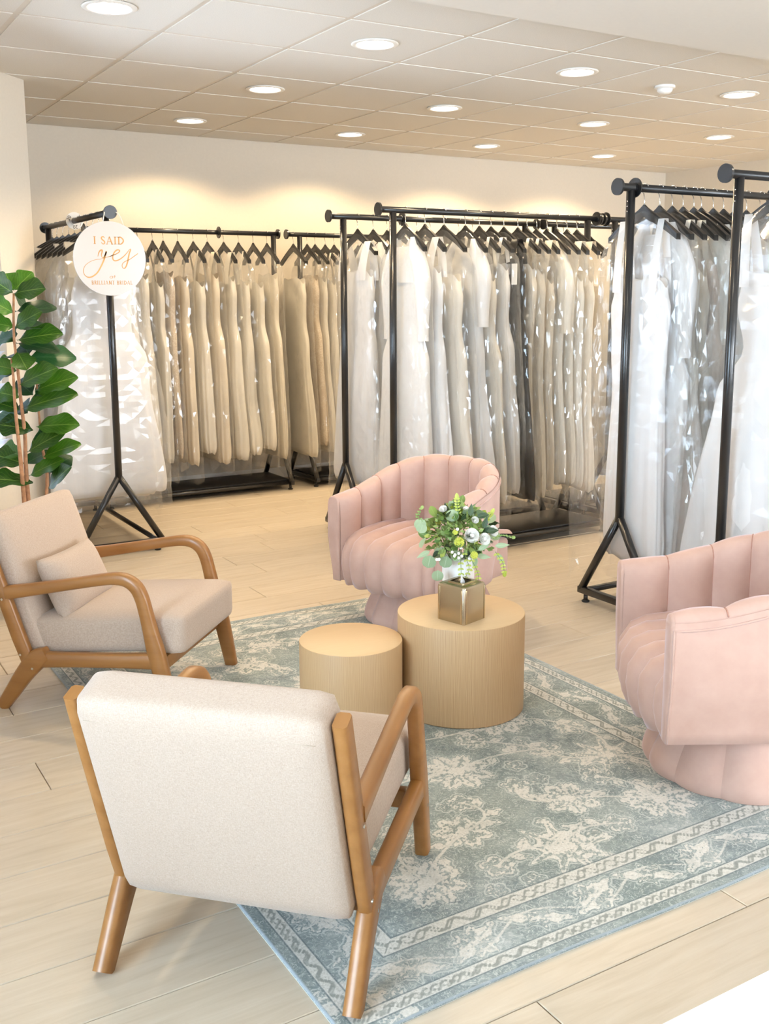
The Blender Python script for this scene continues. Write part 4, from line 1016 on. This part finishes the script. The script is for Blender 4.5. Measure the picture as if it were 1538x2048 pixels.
# ---------------------------------------------------------------- vase and bouquet
VX, VY, VZ = 2.137, 3.040, .364
vs = thing('ribbed_vase', 'white vertically ribbed ceramic vase behind the tissue box', 'vase', (VX, VY, VZ))
prof = [(.0, .0), (.048, .0), (.053, .006), (.056, .05), (.058, .10), (.059, .15), (.060, .178), (.058, .182), (.054, .178), (.053, .10), (.0, .09)]
MB().lathe(prof, 240, rib=lambda q, z: 1 + .022 * abs(math.sin(q * 18)) * (0 if z < .004 or z > .176 else 1)).build('vase_body', 'ceramic', vs)
bq = thing('flower_arrangement', 'artificial bouquet of eucalyptus, white roses and lime blooms in the vase', 'flowers', (VX, VY, VZ + .10))
RV = Vector((math.cos(YAW), -math.sin(YAW), 0)); BV = Vector((math.sin(YAW), math.cos(YAW), 0))      # to the right / away from the shop front
def leaf_mesh(name, L, Wd, mat, cup=.15, shape='oval', nL=7):
    V = []; F = []; UV = []
    for j in range(nL + 1):
        t = j / nL
        if shape == 'oval': wv = math.sin(PI * min(1, t * .98 + .01)) ** .7
        elif shape == 'round': wv = math.sqrt(max(0, 1 - (2 * t - 1) ** 2)) + .02
        elif shape == 'fiddle': wv = (.62 * math.exp(-((t - .28) / .2) ** 2) + 1.0 * math.exp(-((t - .68) / .24) ** 2)) * (1 if t < .97 else .35) * smoothstep(-.02, .12, t)
        else: wv = math.sin(PI * t ** .7) ** 1.1
        for i in range(5):
            q = i / 2 - 1; x = q * wv * Wd / 2; z = cup * abs(q) ** 1.5 * wv * Wd - .12 * L * t * t + (.03 * L * math.sin(t * 9 + q * 2) * abs(q) if shape == 'fiddle' else 0)
            V.append((x, t * L, z)); UV.append((q / 2 + .5, t))
    for j in range(nL):
        for i in range(4): F.append((j * 5 + i, j * 5 + i + 1, (j + 1) * 5 + i + 1, (j + 1) * 5 + i))
    o = mk(name, V, F, mat, uv=UV); me = o.data; bpy.data.objects.remove(o); return me
def aim(o, p, d, up):
    y = Vector(d).normalized(); z = Vector(up); z = (z - y * z.dot(y));
    if z.length < 1e-4: z = Vector((1, 0, 0)) - y * y.x
    z.normalize(); x = y.cross(z); m = Matrix((x, y, z)).transposed().to_4x4(); m.translation = p; o.matrix_local = m
LM = {'sage': leaf_mesh('leaf', .040, .036, 'sage', .1, 'round'), 'green': leaf_mesh('leaf', .042, .022, 'green'), 'deep': leaf_mesh('leaf', .045, .021, 'deep', .12, 'point'),
      'lime': leaf_mesh('leaf', .024, .015, 'lime'), 'sprig': leaf_mesh('leaf', .016, .012, 'green', .1, 'round'), 'big': leaf_mesh('leaf', .040, .040, 'sage', .08, 'round'), 'long': leaf_mesh('leaf', .055, .020, 'sage', .1, 'point')}
br = random.Random(11); BC = Vector((0, 0, .165))
def on_ball(th, ph, k=1.0):
    d = Vector((math.cos(ph) * math.cos(th), math.cos(ph) * math.sin(th), math.sin(ph))); return BC + Vector((d.x * .135 * k, d.y * .135 * k, d.z * .105 * k)), d
def put_leaf(kind, p, d, up, sc=1):
    o = inst('leaf', LM[kind], bq); aim(o, p, d, up); o.scale = (sc, sc, sc)
fo = MB()
for k in range(520):
    th = br.uniform(0, 2 * PI); ph = br.uniform(-.8, 1.5); p, d = on_ball(th, ph, br.uniform(.35, .95)); dv_ = (d + Vector((br.uniform(-1, 1), br.uniform(-1, 1), br.uniform(-.6, 1)))).normalized(); sd_ = dv_.cross(d + Vector((.1, .2, .3))).normalized(); L_ = br.uniform(.016, .034)
    fo.add([p, p + dv_ * L_ * .5 + sd_ * L_ * .3, p + dv_ * L_, p + dv_ * L_ * .5 - sd_ * L_ * .3], [(0, 1, 2, 3)])
fo = fo.build('small_foliage', 'filler', bq, smooth=False); fo['kind'] = 'stuff'
for k in range(185):
    th = br.uniform(0, 2 * PI); ph = br.uniform(-.75, 1.5); p, d = on_ball(th, ph, br.uniform(.6, .95))
    kind = br.choices(['sage', 'green', 'deep', 'lime', 'sprig'], [3, 6, 3, 4, 3])[0]
    dirv = d + Vector((br.uniform(-.9, .9), br.uniform(-.9, .9), br.uniform(-.4, .7)))
    put_leaf(kind, p, dirv, d + Vector((br.uniform(-.3, .3), br.uniform(-.3, .3), .6)), br.uniform(.85, 1.4))
def local(zx, zy, toward=.10):        # spot on the camera side of the bouquet
    return RV * ((zx - 770) * .000300) - BV * toward + Vector((0, 0, .175 - (zy - 640) * .000300))
MBm = {}
def rose(p, R):
    b = MB()
    for ring, (n, rr, op) in enumerate(((3, .35, .15), (4, .62, .35), (5, .9, .62), (6, 1.05, .85))):
        for q in range(n):
            a0 = 2 * PI * q / n + ring * .6; V = []; F = []
            for j in range(5):
                t = j / 4
                for i in range(5):
                    w_ = (i / 4 - .5) * (2 * PI / n) * 1.35; rad = R * (.25 + (rr - .25) * math.sin(t * PI / 2) + op * .12 * t * t); zz = R * (-.55 + 1.25 * t * (1 - .35 * op) - .28 * abs(i / 4 - .5) * t)
                    V.append((rad * math.cos(a0 + w_), rad * math.sin(a0 + w_), zz))
            for j in range(4):
                for i in range(4): F.append((j * 5 + i, j * 5 + i + 1, (j + 1) * 5 + i + 1, (j + 1) * 5 + i))
            b.add(V, F)
    b.lathe([(.0, -R * .3), (R * .3, -R * .1), (R * .36, R * .25), (R * .2, R * .5), (.0, R * .55)], 10)
    o = b.build('rose', 'petal', bq); d = (p - Vector((0, 0, .10))).normalized() - BV * .5; aim(o, p, Vector((0, 0, 1)).cross(d) if abs(d.z) < .99 else Vector((1, 0, 0)), d)
for zx, zy, R, tw in ((895, 600, .021, .125), (1050, 650, .0175, .115), (1163, 580, .0165, .08), (940, 430, .011, .10), (570, 330, .012, .05), (850, 340, .010, .04)): rose(local(zx, zy, tw), R * 1.12)
def mum(p, R):
    b = MB(); rr = random.Random(4)
    for k in range(70):
        z = 1 - 2 * (k + .5) / 70; a_ = k * 2.39996; s = math.sqrt(1 - z * z); d = Vector((s * math.cos(a_), s * math.sin(a_), z)); c = d * R * .8; t = d.orthogonal().normalized(); u_ = d.cross(t)
        e = R * .26; V = [c + t * e, c + u_ * e, c - t * e, c - u_ * e, c + d * R * .28]; b.add(V, [(0, 1, 4), (1, 2, 4), (2, 3, 4), (3, 0, 4)])
    b.build('lime_bloom', 'mum', bq, smooth=False, loc=p)
for zx, zy, R, tw in ((745, 672, .0185, .135), (925, 830, .014, .135), (700, 560, .010, .12)): mum(local(zx, zy, tw), R)
bs_ = MB().lathe([(.0, -.006), (.0042, -.0045), (.006, 0), (.0042, .0045), (.0, .006)], 10); _o = bs_.build('berry', 'petal'); BER = _o.data; bpy.data.objects.remove(_o)
for zx, zy in ((700, 832), (742, 815), (780, 850), (742, 872), (770, 748), (665, 800), (725, 520), (690, 850), (480, 890), (508, 888), (870, 880)): inst('berry', BER, bq, local(zx, zy, .125))
for zx, zy, sc in ((410, 850, 1.25), (500, 1035, 1.05), (605, 860, 1.15), (1215, 600, .95), (300, 440, 1.1), (690, 330, 1.2), (330, 500, 1.0)):
    put_leaf('big', local(zx, zy, .11 if zy > 600 else .05), Vector((0, 0, -1)) + RV * br.uniform(-.5, .3), -BV + Vector((0, 0, .3)), sc)
for zx, zy, dx_, dz_ in ((960, 860, 1.0, -.1), (950, 860, -.1, -1), (980, 790, .8, .5), (880, 370, .1, 1), (960, 380, 1, .2), (1040, 520, .3, 1), (1080, 560, .9, .1), (400, 800, -1, -.5), (1200, 830, .7, -.9), (1180, 740, 1, .1)):
    put_leaf('long' if zy > 600 else 'deep', local(zx, zy, .11), RV * dx_ + Vector((0, 0, dz_)), -BV + Vector((0, 0, .4)), 1.0)
def sprig(pts, kind, step=2):
    P = spline(pts, 12); MB().tube([tuple(p) for p in P], .0011, 5).build('stem', 'stem', bq)
    for k in range(1, 12, step):
        d = (P[k] - P[k - 1]).normalized()
        for s in (1, -1): put_leaf(kind, P[k], RV * s * .9 + d * .5 - BV * .2, -BV + Vector((0, 0, .3)), br.uniform(.4, .6))
    put_leaf(kind, P[-1], P[-1] - P[-2], -BV)
for pts, kind in (([(800, 780), (850, 920), (870, 1020), (830, 1110)], 'lime'), ([(880, 860), (950, 1000), (980, 1080), (985, 1160)], 'lime'), ([(760, 400), (740, 300), (735, 210)], 'lime'),
                  ([(350, 480), (260, 420), (300, 330)], 'sprig'), ([(1150, 640), (1270, 600), (1370, 620)], 'sprig'), ([(1180, 800), (1270, 930), (1290, 1040)], 'lime'), ([(1080, 480), (1120, 430), (1145, 390)], 'lime'), ([(770, 900), (775, 1080), (770, 1190)], 'lime')):
    sprig([local(x, y, .12 if y > 500 else .05) for x, y in pts], kind)
for k in range(9):
    a_ = 2 * PI * k / 9; MB().tube([(.02 * math.cos(a_), .02 * math.sin(a_), -.005), (.035 * math.cos(a_), .035 * math.sin(a_), .08), (.08 * math.cos(a_), .08 * math.sin(a_), .17)], .002, 6).build('stem', 'stem', bq)

# ---------------------------------------------------------------- fiddle leaf fig
PX, PY = 1.0, 5.0
fp = thing('fiddle_leaf_fig', 'tall fiddle leaf fig with broad green leaves by the blinds', 'plant', (PX, PY, 0))
def pl(zx, zy, dep=0.0):
    px = zx * .2295; py = 530 + zy * .2295; z = 1.6 - (py - 549) / 420.0; u = (px - (21.4 + (1.6 - z) * 27.4)) / 420.0
    return RV * u + BV * dep + Vector((0, 0, z))
MB().lathe([(.0, .0), (.11, .0), (.118, .01), (.15, .26), (.155, .27), (.145, .275), (.14, .25), (.0, .24)], 40).build('planter', 'pot', fp)
MB().lathe([(.0, .252), (.138, .25)], 30).build('soil', 'soil', fp)
for k, (pts, r0) in enumerate((([(0, 0, .24), None, (205, 1750), (180, 1500), (150, 1200), (135, 950), (118, 780)], .011), ([(0.02, .01, .24), None, (225, 1750), (215, 1450), (180, 1150), (150, 850), (120, 600), (118, 240)], .011), ([(.05, .0, .24), None, (390, 1850), (345, 1550), (315, 1250), (295, 980)], .009))):
    P = [Vector(pts[0])] + [pl(*p, dep=.03 * (k - 1)) for p in pts[2:]]
    P = spline(P, 22); MB().tube([tuple(p) for p in P], [r0 * (1 - .55 * i / 21) for i in range(22)], 8).build('trunk', 'bark', fp)
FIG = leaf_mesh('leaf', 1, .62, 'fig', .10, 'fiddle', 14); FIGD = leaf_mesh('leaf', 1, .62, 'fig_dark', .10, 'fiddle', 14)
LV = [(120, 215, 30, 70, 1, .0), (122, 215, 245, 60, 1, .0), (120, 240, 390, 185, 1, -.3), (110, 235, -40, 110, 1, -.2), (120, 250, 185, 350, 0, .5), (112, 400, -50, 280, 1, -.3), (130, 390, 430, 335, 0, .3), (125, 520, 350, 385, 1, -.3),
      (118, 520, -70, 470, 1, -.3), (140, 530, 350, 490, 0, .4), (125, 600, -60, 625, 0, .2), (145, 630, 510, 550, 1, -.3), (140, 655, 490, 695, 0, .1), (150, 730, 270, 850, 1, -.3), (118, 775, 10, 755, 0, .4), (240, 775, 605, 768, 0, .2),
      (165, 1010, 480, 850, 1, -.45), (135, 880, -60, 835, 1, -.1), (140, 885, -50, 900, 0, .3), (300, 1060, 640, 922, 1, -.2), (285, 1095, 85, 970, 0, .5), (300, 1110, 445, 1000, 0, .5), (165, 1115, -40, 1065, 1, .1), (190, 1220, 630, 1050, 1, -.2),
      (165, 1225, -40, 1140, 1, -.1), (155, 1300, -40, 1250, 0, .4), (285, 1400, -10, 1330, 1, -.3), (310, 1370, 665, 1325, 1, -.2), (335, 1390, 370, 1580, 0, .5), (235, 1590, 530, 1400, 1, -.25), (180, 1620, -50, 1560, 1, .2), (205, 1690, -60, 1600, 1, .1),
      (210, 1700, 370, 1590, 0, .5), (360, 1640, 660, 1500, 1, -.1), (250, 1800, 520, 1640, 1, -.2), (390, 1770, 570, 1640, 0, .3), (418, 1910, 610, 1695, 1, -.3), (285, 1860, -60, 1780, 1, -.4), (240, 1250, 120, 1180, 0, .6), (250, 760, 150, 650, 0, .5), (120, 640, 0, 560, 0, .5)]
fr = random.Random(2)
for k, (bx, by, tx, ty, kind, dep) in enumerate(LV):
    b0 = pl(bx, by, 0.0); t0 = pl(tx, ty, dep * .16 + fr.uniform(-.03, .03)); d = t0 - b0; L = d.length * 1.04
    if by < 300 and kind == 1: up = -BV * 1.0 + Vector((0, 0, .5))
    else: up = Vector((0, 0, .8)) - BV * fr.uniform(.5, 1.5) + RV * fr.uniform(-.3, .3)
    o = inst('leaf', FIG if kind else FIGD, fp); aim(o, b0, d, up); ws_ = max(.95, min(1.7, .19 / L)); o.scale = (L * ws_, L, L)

# ---------------------------------------------------------------- round sign
sx, sy, sz, SR = 1.667, 5.70, 1.702, .2
sg = thing('round_sign', 'round white sign with gold lettering hanging from the rack end', 'sign', (sx, sy, sz))
b = MB(); n = 72
for (rr, yy) in ((SR - .001, .003), (SR, .002), (SR, -.002), (SR - .001, -.003)):
    b.V += [(rr * math.cos(2 * PI * k / n), yy, rr * math.sin(2 * PI * k / n)) for k in range(n)]
for i in range(3):
    for k in range(n): b.F.append((i * n + k, (i + 1) * n + k, (i + 1) * n + (k + 1) % n, i * n + (k + 1) % n))
b.F.append(tuple(range(n))); b.F.append(tuple(reversed(range(3 * n, 4 * n))))
o = b.build('disc', 'sign', sg); autosmooth(o, 40)
MB().tube([tuple(p) for p in spline([(-.03, -.001, .193), (-.012, .03, .235), (.010, .085, .262), (.033, .095, .2735), (.056, .085, .262), (.072, .03, .235), (.085, -.001, .176)], 24)], .0028, 6).build('hanging_cord', 'cord', sg)
def zz(x, y): return ((x - 770) / 610 * SR, -(y - 995) / 640 * SR)
def ribbon(B, pts, w, yoff=-.0036):
    P = [Vector((*zz(*p),)) for p in pts]; n_ = len(P); W = w if isinstance(w, (list, tuple)) else [w] * n_; V = []; F = []
    for i, p in enumerate(P):
        t = (P[min(i + 1, n_ - 1)] - P[max(i - 1, 0)]); t.normalize(); nn = Vector((-t.y, t.x)); a_ = W[i] / 610 * SR / 2
        for (s, y_) in ((1, yoff), (-1, yoff), (-1, -.0028), (1, -.0028)): V.append((p.x + nn.x * a_ * s, y_, p.y + nn.y * a_ * s))
    for i in range(n_ - 1):
        for k in range(4): F.append((i * 4 + k, i * 4 + (k + 1) % 4, (i + 1) * 4 + (k + 1) % 4, (i + 1) * 4 + k))
    F += [(3, 2, 1, 0), tuple((n_ - 1) * 4 + k for k in range(4))]; B.add(V, F)
def cv(pts, n_=24): return [(p.x, p.y) for p in spline([(x, y, 0) for x, y in pts], n_)]
def letter(B, ch, x, base, H, t):
    """serif capital, left edge x, baseline row base, cap height H, stem width t; returns advance"""
    T = base - H; th = t * .45; sf = t * .9
    def stem(xx, a=T, c=base, ser=True):
        ribbon(B, [(xx, a), (xx, c)], t)
        if ser:
            ribbon(B, [(xx - sf, T + th / 2), (xx + sf, T + th / 2)], th); ribbon(B, [(xx - sf, base - th / 2), (xx + sf, base - th / 2)], th)
    if ch == 'I': stem(x + t); return t * 2.2
    if ch == 'L': stem(x + t); ribbon(B, [(x + t, base - th / 2), (x + .58 * H, base - th / 2)], th); ribbon(B, [(x + .58 * H, base), (x + .58 * H, base - .24 * H)], th); return .66 * H
    if ch == 'D': stem(x + t); ribbon(B, cv([(x + t, T + th / 2), (x + .5 * H, T + .08 * H), (x + .80 * H, T + .5 * H), (x + .5 * H, base - .08 * H), (x + t, base - th / 2)]), [th + (t - th) * math.sin(PI * k / 23) for k in range(24)]); return .92 * H
    if ch in 'BR':
        stem(x + t); ribbon(B, cv([(x + t, T + th / 2), (x + .42 * H, T + .06 * H), (x + .52 * H, T + .26 * H), (x + .40 * H, T + .46 * H), (x + t, T + .5 * H)], 16), [th + (t - th) * math.sin(PI * k / 15) for k in range(16)])
        if ch == 'B': ribbon(B, cv([(x + t, T + .5 * H), (x + .45 * H, T + .54 * H), (x + .60 * H, T + .76 * H), (x + .45 * H, base - .05 * H), (x + t, base - th / 2)], 16), [th + (t - th) * math.sin(PI * k / 15) for k in range(16)])
        else: ribbon(B, [(x + .34 * H, T + .5 * H), (x + .62 * H, base)], t)
        return .70 * H
    if ch == 'A': ribbon(B, [(x + .04 * H, base), (x + .40 * H, T)], th); ribbon(B, [(x + .40 * H, T), (x + .76 * H, base)], t); ribbon(B, [(x + .18 * H, base - .34 * H), (x + .62 * H, base - .34 * H)], th); ribbon(B, [(x - .04 * H, base), (x + .14 * H, base)], th); ribbon(B, [(x + .64 * H, base), (x + .86 * H, base)], th); return .88 * H
    if ch == 'N': stem(x + t, ser=False); stem(x + .72 * H, ser=False); ribbon(B, [(x + t, T), (x + .72 * H, base)], t); return .92 * H
    if ch == 'T': stem(x + .36 * H); ribbon(B, [(x + .02 * H, T + th / 2), (x + .70 * H, T + th / 2)], th); return .78 * H
    if ch == 'S': ribbon(B, cv([(x + .50 * H, T + .22 * H), (x + .40 * H, T + .05 * H), (x + .18 * H, T + .06 * H), (x + .08 * H, T + .24 * H), (x + .26 * H, T + .46 * H), (x + .48 * H, T + .66 * H), (x + .46 * H, base - .1 * H), (x + .24 * H, base - .02 * H), (x + .06 * H, base - .24 * H)], 30), [th + (t - th) * math.sin(PI * k / 29) for k in range(30)]); return .62 * H
    return .4 * H
def line(text, x0, x1, base, H, t, mat, space=.45):
    tmp = MB(); x = 0
    for c in text: x += (space * H if c == ' ' else letter(tmp, c, x, base, H, t) + .12 * H)
    k = (x1 - x0) / x; x = x0
    for c in text:
        if c == ' ': x += space * H * k; continue
        B = MB(); adv = letter(B, c, x, base, H, t); X0 = zz(x, 0)[0]; B.V = [(X0 + (v[0] - X0) * min(1, k), v[1], v[2]) for v in B.V]; B.build('letter', mat, sg, smooth=False); x += (adv + .12 * H) * k
line('I SAID', 505, 1040, 750, 130, 22, 'goldfoil', .5)
line('BRILLIANT BRIDAL', 440, 1140, 1442, 66, 11, 'goldfoil', .5)
B = MB(); ribbon(B, cv([(800, 1308), (780, 1298), (755, 1308), (752, 1325), (775, 1332), (800, 1320)], 16), 7); ribbon(B, [(803, 1296), (800, 1334)], 8); ribbon(B, [(835, 1280), (830, 1332)], 8); ribbon(B, [(815, 1298), (852, 1298)], 6); B.build('letter', 'goldfoil', sg, smooth=False)
B = MB()
ribbon(B, cv([(568, 962), (582, 905), (610, 862), (640, 852), (642, 880), (628, 930), (636, 975), (662, 975), (692, 930), (712, 880)], 36), [8 + 16 * abs(math.sin(k / 35 * PI * 1.5)) for k in range(36)])
ribbon(B, cv([(714, 870), (695, 930), (665, 1020), (612, 1130), (545, 1238), (460, 1305), (385, 1318), (328, 1270), (318, 1190), (360, 1108), (450, 1045), (540, 1015), (600, 1008), (690, 980), (770, 955), (850, 922)], 64), [26 - 14 * (k / 63) if k < 26 else (14 - 6 * min(1, (k - 26) / 14) if k < 56 else 9) for k in range(64)])
ribbon(B, cv([(770, 955), (850, 925), (915, 890), (938, 858), (905, 842), (858, 872), (822, 935), (816, 1000), (850, 1032), (920, 1012), (1000, 955), (1065, 885), (1112, 825)], 48), [9 + 13 * math.sin(k / 47 * PI) for k in range(48)])
ribbon(B, cv([(1112, 825), (1126, 835), (1100, 900), (1080, 980), (1060, 1060), (1030, 1135), (998, 1162), (970, 1140), (972, 1090), (1015, 1045), (1100, 1005), (1180, 950), (1248, 900)], 48), [12 + 12 * math.sin(min(1, k / 26) * PI) for k in range(48)])
B.build('script_word', 'goldfoil', sg, smooth=False)

# white size divider with 20 on the same rail
dv = thing('number_divider', 'white round size divider marked 20 on the rack holding the sign', 'divider', (1.70, 6.52, 1.955))
V = []; F = []; n = 40
for (ro, yy) in ((.052, .0), (.052, .003)):
    for k in range(n): a_ = 2 * PI * k / n; V.append((ro * math.cos(a_), yy, ro * math.sin(a_)))
for (ri, yy) in ((.019, .0), (.019, .003)):
    for k in range(n): a_ = 2 * PI * k / n; V.append((ri * math.cos(a_), yy, ri * math.sin(a_)))
for k in range(n):
    k2 = (k + 1) % n; F += [(k, k2, n + k2, n + k), (k, 2 * n + k, 2 * n + k2, k2), (n + k, n + k2, 3 * n + k2, 3 * n + k), (2 * n + k, 3 * n + k, 3 * n + k2, 2 * n + k2)]
mk('divider_plate', V, F, 'white', dv, smooth=False)
for ang in (35, 155, 275):
    c = bpy.data.curves.new('number', 'FONT'); c.body = '20'; c.size = .030; c.align_x = 'CENTER'; c.align_y = 'CENTER'; c.extrude = .0004
    t_ = bpy.data.objects.new('number', c); COL.objects.link(t_); dg = bpy.context.evaluated_depsgraph_get(); me = bpy.data.meshes.new_from_object(t_.evaluated_get(dg)); bpy.data.objects.remove(t_)
    me.materials.clear(); me.materials.append(MT['ink']); a_ = math.radians(ang)
    inst('number', me, dv, (.036 * math.cos(a_), -.0005, .036 * math.sin(a_)), (PI / 2, -(a_ - PI / 2), 0))

# ---------------------------------------------------------------- white counter at the lower right
ct = thing('white_counter', 'plain white counter top in the lower right corner', 'counter', (.42, -.15, 0))
MB().box((0, 0, .86), (1.9, .692, .90), .004).build('worktop', 'counter', ct, sharp=True)
MB().box((.03, .03, 0.0), (1.87, .65, .86), .003).build('cabinet_body', 'counter', ct, sharp=True)
